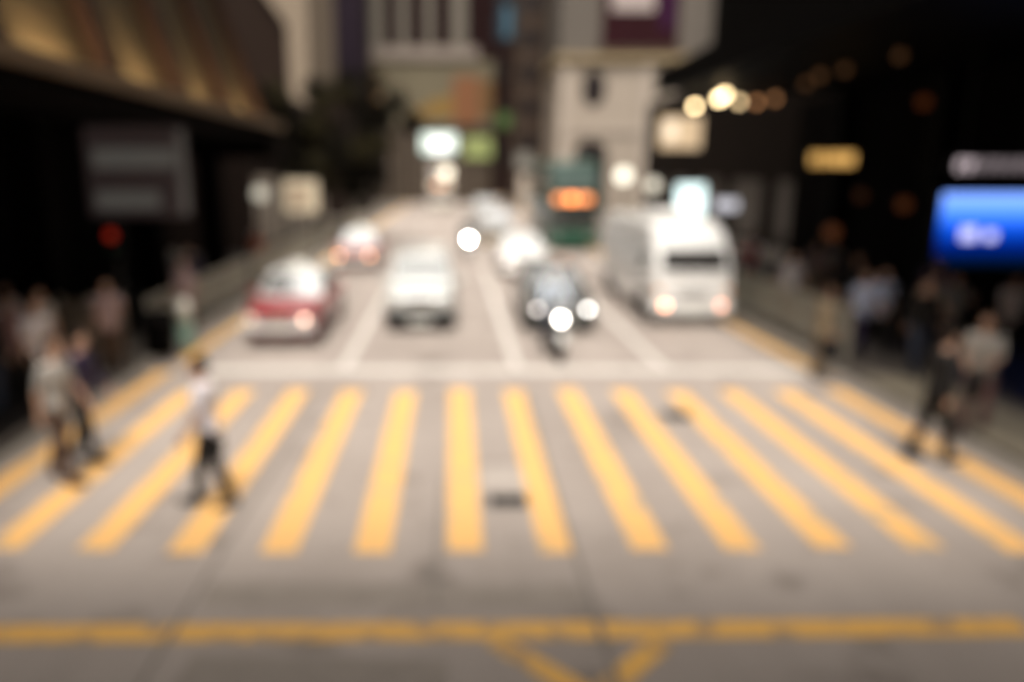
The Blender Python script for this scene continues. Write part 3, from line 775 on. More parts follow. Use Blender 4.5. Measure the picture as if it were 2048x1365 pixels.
c.location = (2.62, 17.6 + 2.3, 0)
c = car('sedan', 'white saloon car behind the dark grey saloon in the third lane', M_wht, M_wht, 4.6, 1.76, 1.48, SED, SEDCAB, .9, glass=M_glass_b, lights_z=.68, bulbs=(lamp_mat('white_car_lamp', (1, .8, .72), 4.0), None))
c.location = (2.65, 27.2 + 2.3, 0)

w1 = copy_tree(c); w1.location = (2.35, 48.4, 0); w1['label'] = 'white saloon car squeezed between the two delivery vans in the third lane'
for o in kids(w1, 'bulb'): setmat(o, M_trim)
w2 = copy_tree(c); w2.location = (2.45, 66, 0); w2['label'] = 'white saloon car at the very end of the third lane queue'
for o in kids(w2, 'bulb'): setmat(o, M_trim)
for o in (c, w1, w2): o['group'] = 'white saloon cars queueing in the third lane'
VAN = [(-.5, .30, .9, .90), (-.49, .24, 1.05, .95), (-.45, .22, 1.2, .98), (-.36, .22, 1.3, 1.0), (0, .22, 1.3, 1.0), (.47, .22, 1.3, 1.0), (.5, .3, 1.2, .95)]
VANCAB = (-.44, -.30, .46, .49, 1.26, .95, .84)
van = car('delivery_van', 'white delivery van far up the third lane behind the white saloon', M_gry, M_gry, 4.7, 1.7, 1.98, VAN, VANCAB, 1.2, glass=M_glass, wheels=(-1.5, 1.4), r=.32, lights_z=.78, group='white vans')
van.location = (2.3, 39 + 2.3, 0)
v2 = copy_tree(van); v2.location = (2.35, 57, 0); v2['label'] = 'white delivery van most distant in the third lane'
for o in kids(van, 'front_bumper'): setmat(o, mat('tan_bumper', (.34, .24, .13), .5))

# --- white minibus
def minibus():
    t = thing('minibus', 'large white minibus with peach coloured headlights waiting in the right hand lane', 'minibus')
    L_, W, Hh = 7.0, 2.06, 2.62
    hw = W / 2
    stn = [(-3.5, .36, 1.15, .90, .02), (-3.46, .28, 1.3, .97, .03), (-3.36, .26, 1.55, .99, .05), (-3.1, .25, 2.1, 1.0, .09), (-2.75, .25, 2.5, 1.0, .11), (-2.3, .25, 2.6, 1.0, .12), (0, .25, 2.62, 1.0, .12), (3.0, .25, 2.6, 1.0, .12), (3.4, .28, 2.5, .98, .12), (3.5, .4, 2.3, .93, .1)]
    rings = [rrect(y, zb, zt, w * hw, tm, .22, 5) for y, zb, zt, w, tm in stn]
    MB().loft(rings).build('body', M_wht, t, smooth=True, sub=1)
    q = (Vector((-.92, -3.52, 1.32)), Vector((.92, -3.52, 1.32)), Vector((.84, -2.97, 2.42)), Vector((-.84, -2.97, 2.42)))
    panel(q, .03, .97, .03, .97, .02, .10).build('windscreen', M_pale, t)
    panel(q, .06, .94, .10, .52, .030, .02).build('dark_cabin_strip', mat('cabin_dark', (.008, .006, .005), .6), t)  # unlit cabin below the reflected sky, laid on as a dark strip
    for sx in (-1, 1):
        m = MB(); m.tube((sx * .1, -3.57, 1.33), (sx * .62, -3.45, 1.62), .012); m.build('wiper', M_trim, t)
    for sx in (-1, 1):
        for k in range(5):
            y0 = -2.5 + k * 1.17
            qq = [Vector((sx * (hw - .005), y0, 1.35)), Vector((sx * (hw - .005), y0 + 1.08, 1.35)), Vector((sx * (hw - .085), y0 + 1.08, 2.15)), Vector((sx * (hw - .085), y0, 2.15))]
            if sx < 0: qq = [qq[1], qq[0], qq[3], qq[2]]
            panel(qq, 0, 1, 0, 1, .012, .03).build('side_window', M_pale, t)
        m = MB(); m.lathe([(.03, .001), (-.035, .06), (-.04, .10), (.05, .13)], (sx * .70, -3.50, .55), 'Y', 18); h_ = m.build('headlight', M_hl, t)
        m = MB(); m.lathe([(-.062, .001), (-.062, .06), (-.045, .06)], (sx * .70, -3.50, .55), 'Y', 16); m.build('bulb', M_hl_warm if sx < 0 else lamp_mat('minibus_lamp2', (1, .42, .28), 3.8), h_)
        m = MB(); m.bx(sx * .88 - .08, sx * .88 + .08, -3.50, -3.40, .85, .97); m.build('indicator', mat('indicator', (.6, .22, .04), .3, noise=0), t)
        m = MB(); m.bx(sx * .85 - .08, sx * .85 + .08, 3.45, 3.53, .9, 1.25); m.build('tail_light', M_tail, t)
        m = MB(); m.path([(sx * 1.0, -3.2, 1.9), (sx * 1.22, -3.42, 1.85)], .02); m.box((sx * 1.24, -3.45, 1.66), (.17, .08, .34)); m.build('wing_mirror', M_trim, t)
        for yy in (-2.3, 1.9): 
            wheel(t, sx * (hw - .12), yy, .36, .24, sx)
            m = MB(); m.lathe([(sx * (hw - .02), .38), (sx * (hw + .012), .40), (sx * (hw + .012), .45), (sx * (hw - .04), .46)], (0, yy, .36), 'X', 26); m.build('wheel_arch', M_trim, t)
    m = MB(); m.bx(-.98, .98, -3.56, -3.40, .30, .52); m.build('front_bumper', mat('bumper_grey', (.58, .57, .55), .5), t, bevel=.04)
    m = MB(); m.bx(-.45, .45, -3.535, -3.45, .72, .95); gr = m.build('grille', mat('grille_grey', (.66, .65, .64), .4), t, bevel=.015)
    m = MB(); 
    for k in range(4): m.bx(-.42, .42, -3.545, -3.536, .735 + k * .055, .755 + k * .055)
    m.build('grille_bars', M_trim, gr)
    m = MB(); m.bx(-.27, .27, -3.575, -3.562, .34, .46); m.build('number_plate', M_plate, t)
    m = MB(); m.bx(-.98, .98, 3.42, 3.56, .32, .55); m.build('rear_bumper', MATS['bumper_grey'], t, bevel=.04)
    m = MB(); m.bx(-.5, .5, -1.3, .3, 2.63, 2.80); m.build('roof_unit', M_wht, t, bevel=.05)
    return t
mb_ = minibus(); mb_.location = (6.02, 18.55 + 3.5, 0)

# --- green double decker
def decker(name, label, body_m, low_m, disp, disp_e, top_m, L_=10, W=2.45):
    t = thing(name, label, 'bus')
    hw = W / 2; fy = -L_ / 2
    stn = [(fy, .45, 4.2, .93, .06), (fy + .06, .36, 4.32, .98, .07), (fy + .3, .34, 4.38, 1, .08), (0, .34, 4.4, 1, .08), (-fy - .3, .34, 4.38, 1, .08), (-fy, .45, 4.2, .95, .06)]
    MB().loft([rrect(y, a, b, w * hw, tm, .18, 4) for y, a, b, w, tm in stn]).build('body', body_m, t, smooth=True)
    m = MB(); m.bx(-hw * .98, hw * .98, fy - .04, fy + .12, .34, 1.0); m.build('lower_panel', low_m, t, bevel=.05)
    m = MB(); m.bx(-hw * .9, hw * .9, fy - .03, fy + .1, 1.15, 2.15); m.build('windscreen', M_glass, t, bevel=.03)
    m = MB(); m.bx(-hw * .88, hw * .88, fy - .03, fy + .1, 3.0, 3.95); m.build('upper_windscreen', top_m, t, bevel=.03)
    m = MB(); m.bx(-hw * .62, hw * .62, fy - .035, fy + .1, 2.3, 2.8); d = m.build('destination_box', M_black, t, bevel=.02)
    for x0, x1 in ((-.48, -.28), (-.2, .05), (.1, .42)):
        m = MB(); m.bx(x0 * W * .8, x1 * W * .8, fy - .045, fy - .036, 2.38, 2.72); m.build('display', disp if x0 < -.25 or x0 > 0 else disp_e, d)
    for sx in (-1, 1):
        for k in range(6):
            for z0, z1 in ((1.35, 2.15), (3.0, 3.9)):
                m = MB(); m.bx(sx * (hw - .07), sx * (hw + .012), fy + .9 + k * 1.45, fy + 2.2 + k * 1.45, z0, z1); m.build('side_window', M_glass, t)
        m = MB(); m.bx(sx * hw * .72 - .14, sx * hw * .72 + .14, fy - .06, fy + .02, .66, .82); m.build('headlight', M_hl, t, bevel=.02)
        for yy in (fy + 2.3, -fy - 2.6): wheel(t, sx * (hw - .14), yy, .48, .28, sx)
    return t
d = decker('double_decker', 'dark green double decker bus with orange lit display behind the minibus', mat('bus_green', (.022, .055, .040), .35, coat=.3), mat('bus_green_low', (.008, .07, .04), .35, coat=.3), lamp_mat('dest_orange', (1, .33, .12), 1.6), lamp_mat('dest_orange2', (1, .28, .08), 3.0), mat('upper_glass_sky', (.26, .36, .34), .12, metal=.6, noise=0))
d.location = (5.85, 36.7 + 5, 0)
d = decker('double_decker', 'small distant cream fronted double decker bus in the second lane far down the street', mat('bus_cream', (.55, .48, .42), .4), mat('bus_cream_low', (.62, .58, .52), .4), lamp_mat('dest_warm', (1, .75, .5), 1.2), MATS['dest_orange'], M_glass_b)
d.location = (-1.2, 82, 0)

# ------------------------------------------------------------------ motorcycles
def motorcycle(label, lamp):
    t = thing('motorcycle', label, 'motorcycle', group='motorcycles among the cars')
    for y in (-.62, .62):
        m = MB(); m.lathe([(-.05, .2), (-.06, .25), (-.03, .29), (.03, .29), (.06, .25), (.05, .2)], (0, y, .29), 'X', 24); w = m.build('wheel', M_rub, t)
        m = MB(); m.lathe([(-.03, .001), (-.04, .08), (-.03, .2), (.03, .2), (.04, .08), (.03, .001)], (0, y, .29), 'X', 18); m.build('rim', M_steel, w)
    bp = mat('bike_body', (.05, .052, .055), .3, coat=.5)
    rings = []
    for y, z, hw, hh in ((-.46, .82, .05, .1), (-.34, .74, .14, .2), (-.1, .58, .15, .2), (.2, .56, .16, .2), (.5, .68, .15, .14), (.75, .78, .08, .07)):
        rings.append([Vector((hw * math.cos(a), y, z + hh * math.sin(a))) for a in [2 * math.pi * k / 14 for k in range(14)]])
    MB().loft(rings).build('fairing', bp, t, smooth=True)
    m = MB()
    for sx in (-1, 1): m.tube((sx * .07, -.62, .29), (sx * .06, -.42, .88), .022)
    m.build('fork', M_chrome, t)
    m = MB(); m.path([(-.36, -.26, 1.02), (-.2, -.4, .98), (0, -.42, .92), (.2, -.4, .98), (.36, -.26, 1.02)], .016); m.build('handlebar', M_trim, t)
    for sx in (-1, 1):
        m = MB(); m.path([(sx * .24, -.38, .99), (sx * .34, -.4, 1.16)], .008); m.ball((sx * .36, -.4, 1.2), (.07, .02, .05)); m.build('mirror', M_trim, t)
    m = MB(); m.add([(-.2, -.47, .98), (.2, -.47, .98), (.15, -.36, 1.32), (-.15, -.36, 1.32), (-.2, -.455, .98), (.2, -.455, .98), (.15, -.345, 1.32), (-.15, -.345, 1.32)], [(0, 1, 2, 3), (7, 6, 5, 4), (0, 4, 5, 1), (1, 5, 6, 2), (2, 6, 7, 3), (3, 7, 4, 0)])
    m.build('windshield', mat('screen_smoke', (.25, .26, .27), .1, noise=0), t)
    m = MB(); m.lathe([(.0, .12), (-.08, .11), (-.10, .075), (-.105, .001)], (0, -.44, .88), 'Y', 18); h = m.build('headlight', M_hl, t, smooth=True)
    m = MB(); m.lathe([(-.125, .001), (-.125, .06), (-.10, .06)], (0, -.44, .88), 'Y', 16); m.build('bulb', lamp, h)
    m = MB(); m.bx(-.13, .13, .02, .55, .76, .86); m.build('seat', M_rub, t, bevel=.03)
    m = MB(); m.bx(-.2, .2, .58, .95, .88, 1.24); m.build('top_box', M_trim, t, bevel=.04)
    rings = [[Vector((x, -.62 + .33 * math.sin(a), .29 + .33 * math.cos(a))) for x in (-.08, .08)] for a in [R(-60 + 20 * k) for k in range(7)]]
    m = MB(); vs = [v for r_ in rings for v in r_]; m.add(vs, [(2 * k, 2 * k + 1, 2 * k + 3, 2 * k + 2) for k in range(6)]); mg = m.build('front_mudguard', mat('mudguard_pale', (.5, .5, .48), .3, noise=0), t)
    sd = mg.modifiers.new('s', 'SOLIDIFY'); sd.thickness = .008
    m = MB(); m.path([(.16, .0, .3), (.18, .9, .36)], .045); m.build('exhaust', M_chrome, t)
    m = MB(); m.bx(-.1, .1, -.2, .3, .22, .48); m.build('engine', M_steel, t, bevel=.03)
    return t
moto = motorcycle('near motorcycle with dazzling headlight waiting just behind the stop line', M_hl_on)
moto.location = (2.14, 15.55, 0); moto.rotation_euler = (0, R(2), R(4))
m2 = copy_tree(moto); m2.location = (.66, 34.2, 0); m2['label'] = 'distant motorcycle with one bright headlight between the second and third lanes'
for o in kids(m2, 'bulb'): setmat(o, lamp_mat('far_bike_lamp', (1, .92, .84), 85))

# ------------------------------------------------------------------ people
DG = None
def remesh(mb, name, voxel, smooth_it=4):
    me = bpy.data.meshes.new('tmp'); me.from_pydata(mb.v, [], mb.f)
    bm = bmesh.new(); bm.from_mesh(me); bmesh.ops.recalc_face_normals(bm, faces=bm.faces); bm.to_mesh(me); bm.free()
    o = bpy.data.objects.new('tmp', me); COL.objects.link(o)
    r = o.modifiers.new('r', 'REMESH'); r.mode = 'VOXEL'; r.voxel_size = voxel; r.use_smooth_shade = True
    s = o.modifiers.new('s', 'SMOOTH'); s.iterations = smooth_it; s.factor = .5
    dg = bpy.context.evaluated_depsgraph_get(); dg.update()
    out = bpy.data.meshes.new_from_object(o.evaluated_get(dg)); out.name = name
    bpy.data.objects.remove(o); bpy.data.meshes.remove(me)
    for p in out.polygons: p.use_smooth = True
    return out

def cap(mb, p0, p1, r0, r1):
    mb.tube(p0, p1, r0, r1, 12); mb.ball(p0, r0, 12); mb.ball(p1, r1, 12)

def skeleton(pose):
    J = {}
    lean = R(pose.get('lean', 2)); ub = Matrix.Rotation(lean, 3, 'X')     # positive leans towards -Y
    hz = .92
    hip = Vector((0, 0, hz))
    def up(x, y, z): return hip + ub @ Vector((x, y, z))
    J['pel'] = hip; J['up'] = up
    for s, sx in (('l', -1), ('r', 1)):
        a, k, ab = [R(v) for v in pose[s + 'leg']]
        h = hip + Vector((sx * .09, 0, -.02))
        kn = h + Vector((sx * math.sin(ab) * .43, -math.sin(a) * .43 * math.cos(ab), -math.cos(a) * .43 * math.cos(ab)))
        an = kn + Vector((0, -math.sin(a - k) * .42, -math.cos(a - k) * .42))
        tilt = R(pose.get('tilt_' + s, 0))
        toe = an + Vector((sx * .02, -.17 * math.cos(tilt), -.05 - .17 * math.sin(tilt)))
        J[s + 'hip'], J[s + 'knee'], J[s + 'ank'], J[s + 'toe'] = h, kn, an, toe
        fa, ab, el = [R(v) for v in pose[s + 'arm']]
        sh = up(sx * .175, 0, .50)
        d1 = Vector((sx * math.sin(ab), -math.sin(fa) * math.cos(ab), -math.cos(fa) * math.cos(ab)))
        eb = sh + d1 * .28
        inw = pose.get('inward', .0)
        d2 = Vector((sx * (math.sin(ab) * .6 - inw), -math.sin(fa + el), -math.cos(fa + el))).normalized()
        wr = eb + d2 * .25
        J[s + 'sh'], J[s + 'el'], J[s + 'wr'], J[s + 'hd'] = sh, eb, wr, d2
    J['neck'] = up(0, -.005, .56); J['head'] = up(0, -.03, .70)
    low = min(min(J[s + 'ank'].z - .085, J[s + 'toe'].z - .035) for s in 'lr')
    J['drop'] = low if not pose.get('sit') else 0
    return J

def ering(mb, stack, M):
    rings = []
    for z, rx, ry, y in stack:
        rings.append([M(rx * math.cos(a), y + ry * math.sin(a), z) for a in [2 * math.pi * k / 20 for k in range(20)]])
    mb.loft(rings)
TORSO = [(-.10, .10, .08, 0), (-.04, .155, .105, .01), (.04, .165, .115, .01), (.14, .145, .10, 0), (.24, .145, .10, 0), (.36, .165, .115, -.005), (.44, .175, .11, 0), (.50, .16, .09, 0), (.545, .09, .07, 0), (.58, .055, .055, 0)]

def hand(mb, wr, d, side):
    n = Vector((side, 0, 0))                         # palm normal roughly sideways
    f = d.cross(n).normalized()                      # across the palm
    if f.y > 0: f = -f
    palm = wr + d * .045
    cap(mb, wr, wr + d * .02, .025, .026)
    Mx = Matrix((f * .042, d * .05, n * .016)).transposed()
    mb.ball(palm + d * .01, 1.0, 12, M=Mx)
    for i, (o, ln) in enumerate(((.031, .068), (.011, .078), (-.010, .072), (-.030, .056))):
        b = palm + d * .045 + f * o
        k1 = b + d * ln * .5 - n * side * 0 + f * o * .1
        curl = (d * .75 - Vector((side, 0, 0)) * .5).normalized()
        tip = k1 + curl * ln * .55
        cap(mb, b - d * .02, k1, .0095, .009); cap(mb, k1, tip, .009, .0075)
    b = palm - d * .02 + f * .035
    k1 = b + (f * .75 + d * .6).normalized() * .035; tip = k1 + (d * .9 + f * .25).normalized() * .03
    cap(mb, b, k1, .012, .0105); cap(mb, k1, tip, .0105, .0085)

_cache = {}
def meshes(pk, sleeve, bottom, hair):
    key = (pk, sleeve, bottom, hair)
    if key in _cache: return _cache[key]
    pose = POSES[pk]; J = skeleton(pose); up = J['up']
    dz = Vector((0, 0, -J['drop']))
    def tr(me): me.transform(Matrix.Translation(dz)); return me
    out = {}
    if ('body', pk) in _cache: out['body'] = _cache[('body', pk)]
    else:
        b = MB()
        ering(b, TORSO, up)
        cap(b, up(0, 0, .55), J['head'] + Vector((0, .01, -.04)), .055, .052)
        hd = J['head']
        b.ball(hd + Vector((0, .015, .045)), (.076, .095, .098), 18)                # skull
        b.ball(hd + Vector((0, -.02, -.03)), (.062, .07, .082), 16)               # face and jaw
        cap(b, hd + Vector((0, -.075, .02)), hd + Vector((0, -.103, -.018)), .010, .015)   # nose
        b.ball(hd + Vector((0, -.082, -.055)), (.024, .012, .008), 10)            # lips
        b.ball(hd + Vector((0, -.072, -.092)), (.024, .02, .018), 10)             # chin
        for sx in (-1, 1):
            b.ball(hd + Vector((sx * .079, .012, .0)), (.012, .02, .032), 10)       # ears
            b.ball(hd + Vector((sx * .03, -.072, .032)), (.022, .014, .008), 10)   # brow
        for s, sx in (('l', -1), ('r', 1)):
            cap(b, J[s + 'hip'], J[s + 'knee'], .085, .056); cap(b, J[s + 'knee'], J[s + 'ank'], .056, .038)
            m_ = J[s + 'knee'].lerp(J[s + 'ank'], .3); b.ball(m_ + Vector((0, .015, 0)), (.056, .06, .10), 12)
            cap(b, J[s + 'ank'] + Vector((0, .03, -.045)), J[s + 'toe'], .036, .028)
            cap(b, J[s + 'sh'], J[s + 'el'], .05, .040); cap(b, J[s + 'el'], J[s + 'wr'], .040, .027)
            hand(b, J[s + 'wr'], J[s + 'hd'], sx)
        me = remesh(b, 'body', .0075, 2)
        hdz = hd
        me.materials.append(None); me.materials.append(None)
        for p in me.polygons:
            c = p.center - hdz
            if c.y < -.055 and ((abs(abs(c.x) - .030) < .013 and abs(c.z - .012) < .008) or (abs(c.x) < .022 and abs(c.z + .055) < .006)): p.material_index = 1
        out['body'] = tr(me); _cache[('body', pk)] = me
    # shirt
    k = ('shirt', pk, sleeve, bottom == 'dress')
    if k not in _cache:
        b = MB(); st = [(z, rx + .022, ry + .024, y) for z, rx, ry, y in TORSO if z < .55]
        st = [(-.12, .172, .128, .01), (-.05, .178, .13, .01)] + st[2:]
        st[-1] = (st[-1][0], st[-1][1] + .0, st[-1][2], st[-1][3])
        ering(b, st + [(.552, .078, .07, 0)], up)
        for s in 'lr':
            e = J[s + 'el'] if sleeve == 'long' else J[s + 'sh'].lerp(J[s + 'el'], .8)
            cap(b, J[s + 'sh'], e, .064, .054)
            if sleeve == 'long': cap(b, J[s + 'el'], J[s + 'el'].lerp(J[s + 'wr'], .93), .054, .040)
        _cache[k] = tr(remesh(b, 'shirt', .012, 3))
    out['shirt'] = _cache[k]
    k = ('trousers', pk, bottom)
    if k not in _cache:
        b = MB()
        if bottom == 'skirt':
            kn = (J['lknee'] + J['rknee']) / 2
            hp = J['pel']
            rings = []
            for u, rx, ry in ((0, .165, .125), (.25, .185, .15), (.6, .205, .2), (1, .21, .24)):
                c = hp.lerp(Vector((hp.x, kn.y, kn.z - .02)), u) + Vector((0, 0, .06 * (1 - u)))
                rings.append([c + Vector((rx * math.cos(a), ry * math.sin(a), 0)) for a in [2 * math.pi * i / 20 for i in range(20)]])
            b.loft(rings)
        else:
            ering(b, [(-.14, .13, .11, .01), (-.06, .172, .124, .01), (.04, .174, .126, .01), (.10, .165, .118, 0)], up)
            for s in 'lr':
                cap(b, J[s + 'hip'], J[s + 'knee'], .102, .074)
                e = J[s + 'knee'].lerp(J[s + 'ank'], .95 if bottom == 'long' else .05)
                cap(b, J[s + 'knee'], e, .074, .058 if bottom == 'long' else .074)
        _cache[k] = tr(remesh(b, 'trousers', .013, 3))
    out['trousers'] = _cache[k]
    for s in 'lr':
        k = ('shoe', pk, s)
        if k not in _cache:
            b = MB(); a_ = J[s + 'ank'] + Vector((0, .035, -.045)); tt = J[s + 'toe']
            cap(b, a_, a_.lerp(tt, .5) + Vector((0, 0, .012)), .046, .044); cap(b, a_.lerp(tt, .5), tt + Vector((0, -.02, 0)), .044, .036)
            _cache[k] = tr(remesh(b, 'shoe', .012, 2))
        out['shoe_' + s] = _cache[k]
    k = ('hair', pk, hair)
    if k not in _cache:
        b = MB(); hd = J['head']
        if hair == 'helmet':
            b.ball(hd + Vector((0, .01, .045)), (.125, .145, .135), 20); b.ball(hd + Vector((0, .03, -.03)), (.118, .12, .10), 18)
        else:
            b.ball(hd + Vector((0, .028, .062)), (.086, .098, .096), 18); b.ball(hd + Vector((0, .055, .0)), (.078, .06, .08), 14)
            if hair == 'long':
                b.ball(hd + Vector((0, .07, -.09)), (.085, .05, .13), 16); 
                for sx in (-1, 1): b.ball(hd + Vector((sx * .07, .03, -.05)), (.026, .05, .11), 12)
            if hair == 'cap':
                b.ball(hd + Vector((0, -.09, .085)), (.075, .075, .012), 14)
        _cache[k] = tr(remesh(b, 'hair', .012, 2))
    out['hair'] = _cache[k]
    out['J'] = J; out['dz'] = dz
    _cache[key] = out
    return out

POSES = {
    'walk_a': dict(lleg=(26, 6, 2), rleg=(-20, 14, 2), larm=(-24, 8, 12), rarm=(26, 8, 22), lean=3, tilt_l=-12, tilt_r=35),
    'walk_b': dict(lleg=(-16, 22, 2), rleg=(20, 4, 2), larm=(20, 8, 25), rarm=(-18, 8, 10), lean=3, tilt_l=30, tilt_r=-8),
    'step': dict(lleg=(13, 5, 1), rleg=(-11, 10, 1), larm=(-14, 8, 14), rarm=(14, 8, 18), lean=2, tilt_l=-5, tilt_r=18),
    'stand': dict(lleg=(2, 2, 3), rleg=(-2, 2, 3), larm=(2, 7, 12), rarm=(4, 7, 14), lean=0),
    'phone': dict(lleg=(4, 4, 4), rleg=(-3, 2, 3), larm=(4, 7, 14), rarm=(25, 10, 100), lean=1, inward=.15),
    'bag': dict(lleg=(8, 6, 2), rleg=(-8, 8, 2), larm=(10, 8, 60), rarm=(12, 8, 70), lean=2, inward=.35),
    'ride': dict(lleg=(70, 78, 9), rleg=(70, 78, 9), larm=(38, 16, 30), rarm=(38, 16, 30), lean=12, sit=True),
}
SKIN = mat('skin', (.42, .25, .17), .55, noise=.08); SKIN2 = mat('skin_tan', (.30, .17, .11), .55, noise=.08)
FACE = mat('face_features', (.09, .035, .03), .5, noise=0)
HAIR = mat('hair_black', (.010, .008, .007), .5); HAIRB = mat('hair_brown', (.04, .022, .014), .5)
SHOE = mat('shoe_black', (.015, .013, .012), .4); SHOE2 = mat('shoe_brown', (.09, .05, .03), .5)
def cloth(n, c): return mat('cloth_' + n, c, .85, noise=.15, nscale=9, spec=.2)
WHITE_SHADE, GREYW = cloth('white', (.50, .47, .48)), cloth('greywhite', (.34, .32, .295))  # side crowd's cloth dimmed: pavement shade put into its colour
WHITE2 = cloth('full_white', (.74, .70, .74))  # same white cloth without the painted shade
BLACK, NAVY, BROWN = cloth('black', (.014, .013, .013)), cloth('navy', (.03, .022, .05)), cloth('brown', (.075, .045, .032))
PINK, BLUE, BEIGE = cloth('pink', (.32, .23, .225)), cloth('blue', (.42, .47, .62)), cloth('beige', (.36, .30, .25))  # also dimmed, side shade in the colour
REDC, GREYC, PURP = cloth('red', (.32, .012, .02)), cloth('grey', (.22, .22, .22)), cloth('purple', (.22, .15, .22))
KHAKI, MAUVE, DEN, RUST = cloth('khaki', (.22, .17, .11)), cloth('mauve', (.20, .12, .12)), cloth('denim', (.05, .06, .09)), cloth('rust', (.30, .07, .03))

def person(label, loc, rz, pk, shirt, trou, sleeve='short', bottom='long', hair='short', scale=1.0, skin=SKIN, hm=HAIR, sh=SHOE, group=None):
    M = meshes(pk, sleeve, bottom, hair)
    t = thing('person', label, 'person', loc, rz, group); t.scale = (scale,) * 3
    def put(n, me, ms):
        o = bpy.data.objects.new(n, me); COL.objects.link(o); o.parent = t
        if len(me.materials) < len(ms):
            while len(me.materials) < len(ms): me.materials.append(None)
        for i, m_ in enumerate(ms): setmat(o, m_, i)
        return o
    put('body', M['body'], [skin, FACE]); put('shirt', M['shirt'], [shirt])
    put('skirt' if bottom == 'skirt' else 'shorts' if bottom == 'short' else 'trousers', M['trousers'], [trou])
    put('helmet' if hair == 'helmet' else 'hair', M['hair'], [hm])
    put('shoe', M['shoe_l'], [sh]); put('shoe', M['shoe_r'], [sh])
    t['hand_r'] = 0; del t['hand_r']
    J = M['J']
    return t, (J['rwr'] + J['rhd'] * .06 + M['dz']), (J['lwr'] + J['lhd'] * .06 + M['dz'])

def bag(name, label, m_, pt, t, size=(.30, .14, .30), drop=.16):
    """a bag held at a hand, hanging under the fingers"""
    M = Matrix.Translation(t.location) @ Matrix.Rotation(t.rotation_euler.z, 4, 'Z') @ Matrix.Scale(t.scale[0], 4)
    w = M @ pt
    b = thing(name, label, 'bag', (w.x, w.y, w.z - drop - size[2]), t.rotation_euler.z + R(90))
    mb = MB(); mb.box((0, 0, size[2] / 2), size); mb.build('bag_body', m_, b, bevel=.04)
    mb = MB(); mb.path([(-size[0] * .3, 0, size[2] - .02), (-size[0] * .22, 0, size[2] + drop * .8), (0, 0, size[2] + drop), (size[0] * .22, 0, size[2] + drop * .8), (size[0] * .3, 0, size[2] - .02)], .012); mb.build('strap', m_, b)
    return b
def gp(px, py, dz=0.0):
    q = G(px, py); return (q.x, q.y, dz)
PV = .13
# on the crossing, left part
t, r_, l_ = person('person in white shirt and black trousers walking across the yellow stripes', gp(425, 1014), R(-72), 'step', WHITE2, BLACK, hair='short', scale=1.0)
bag('handbag', 'black bag carried by the white shirted person on the crossing', BLACK, l_, t, (.24, .10, .26), .10)
person('person in grey white shirt and brown trousers striding off the left kerb', gp(132, 968), R(80), 'step', GREYW, BROWN, scale=1.04, hm=HAIRB, sh=SHOE2)
person('person in dark navy clothes walking behind the grey white shirted one', gp(178, 925), R(85), 'step', NAVY, BLACK, sleeve='long', scale=1.0)
# waiting on the left pavement
person('person in bright white shirt waiting on the dark left pavement', (-6.45, 11.35, PV), R(60), 'stand', WHITE_SHADE, BLACK, scale=1.0)
person('person in mauve top waiting on the left pavement near the frame edge', (-7.2, 11.9, PV), R(75), 'phone', MAUVE, BLACK, hair='long', scale=.97)
person('person in pale grey top standing behind the mauve one', (-7.05, 12.6, PV), R(50), 'stand', GREYW, NAVY, scale=.98)
person('person in dark coat at the left edge beside the arcade', (-7.4, 10.2, PV), R(90), 'stand', BLACK, BLACK, sleeve='long', scale=1.03)
person('person in dusty pink top standing by the beige barrier on the left pavement', (-6.35, 13.6, PV), R(30), 'phone', PINK, BROWN, hair='long', scale=.98)
person('person in pinkish white top and dark red trousers by the railing beside the near taxi', (-6.2, 17.2, PV), R(10), 'stand', PINK, MAUVE, hair='long', scale=.96)
person('person in grey blue shirt walking behind the left railing under the tree', (-7.3, 28.3, PV), R(10), 'walk_b', GREYC, BLACK, scale=1.02)
person('person in rust red top beside the grey blue shirted one', (-6.85, 26.4, PV), R(0), 'stand', RUST, NAVY, hair='long', scale=.96)
person('person in dim grey jacket standing inside the left arcade', (-8.2, 21.5, PV), R(40), 'stand', GREYC, BLACK, sleeve='long', scale=1.0)
# right side
t, r_, l_ = person('person in black clothes walking off the right end of the crossing', gp(1858, 925), R(95), 'step', BLACK, BLACK, sleeve='long', scale=1.02)
t, r_, l_ = person('person in pale grey shirt at the right kerb holding a big black bag', (7.62, 10.45, .05), R(-45), 'bag', GREYW, MAUVE, sleeve='short', scale=1.0, hm=HAIRB)
bag('shoulder_bag', 'big black bag held by the pale grey shirted person at the right kerb', BLACK, (r_ + l_) / 2, t, (.44, .16, .40), .08)
t, r_, l_ = person('person in khaki coat standing at the right end of the stop line', (6.95, 13.75, 0), R(80), 'stand', KHAKI, KHAKI, sleeve='long', hair='long', scale=.99, hm=HAIRB)
bag('handbag', 'black bag carried by the khaki coated person at the stop line', BLACK, l_, t, (.34, .16, .36), .10)
person('person in white shirt on the right pavement beside the minibus', (8.3, 18.3, PV), R(5), 'walk_a', WHITE_SHADE, BROWN, scale=.98)
person('person in crimson red top behind the minibus on the right pavement', (8.75, 22.2, PV), R(0), 'walk_b', REDC, BLACK, hair='long', scale=1.0)
person('person in pale pink shirt under the dark canopy, first of a close pair', (10.3, 21.2, PV), R(-10), 'walk_a', PINK, KHAKI, scale=1.02)
person('person in white shirt walking close beside the pale pink shirted one', (10.95, 21.6, PV), R(-15), 'walk_b', WHITE_SHADE, BLACK, scale=1.02)
person('person in dark clothes standing in front of the pink and white shirted pair', (9.55, 17.6, PV), R(-30), 'stand', BLACK, BLACK, sleeve='long', scale=1.0)
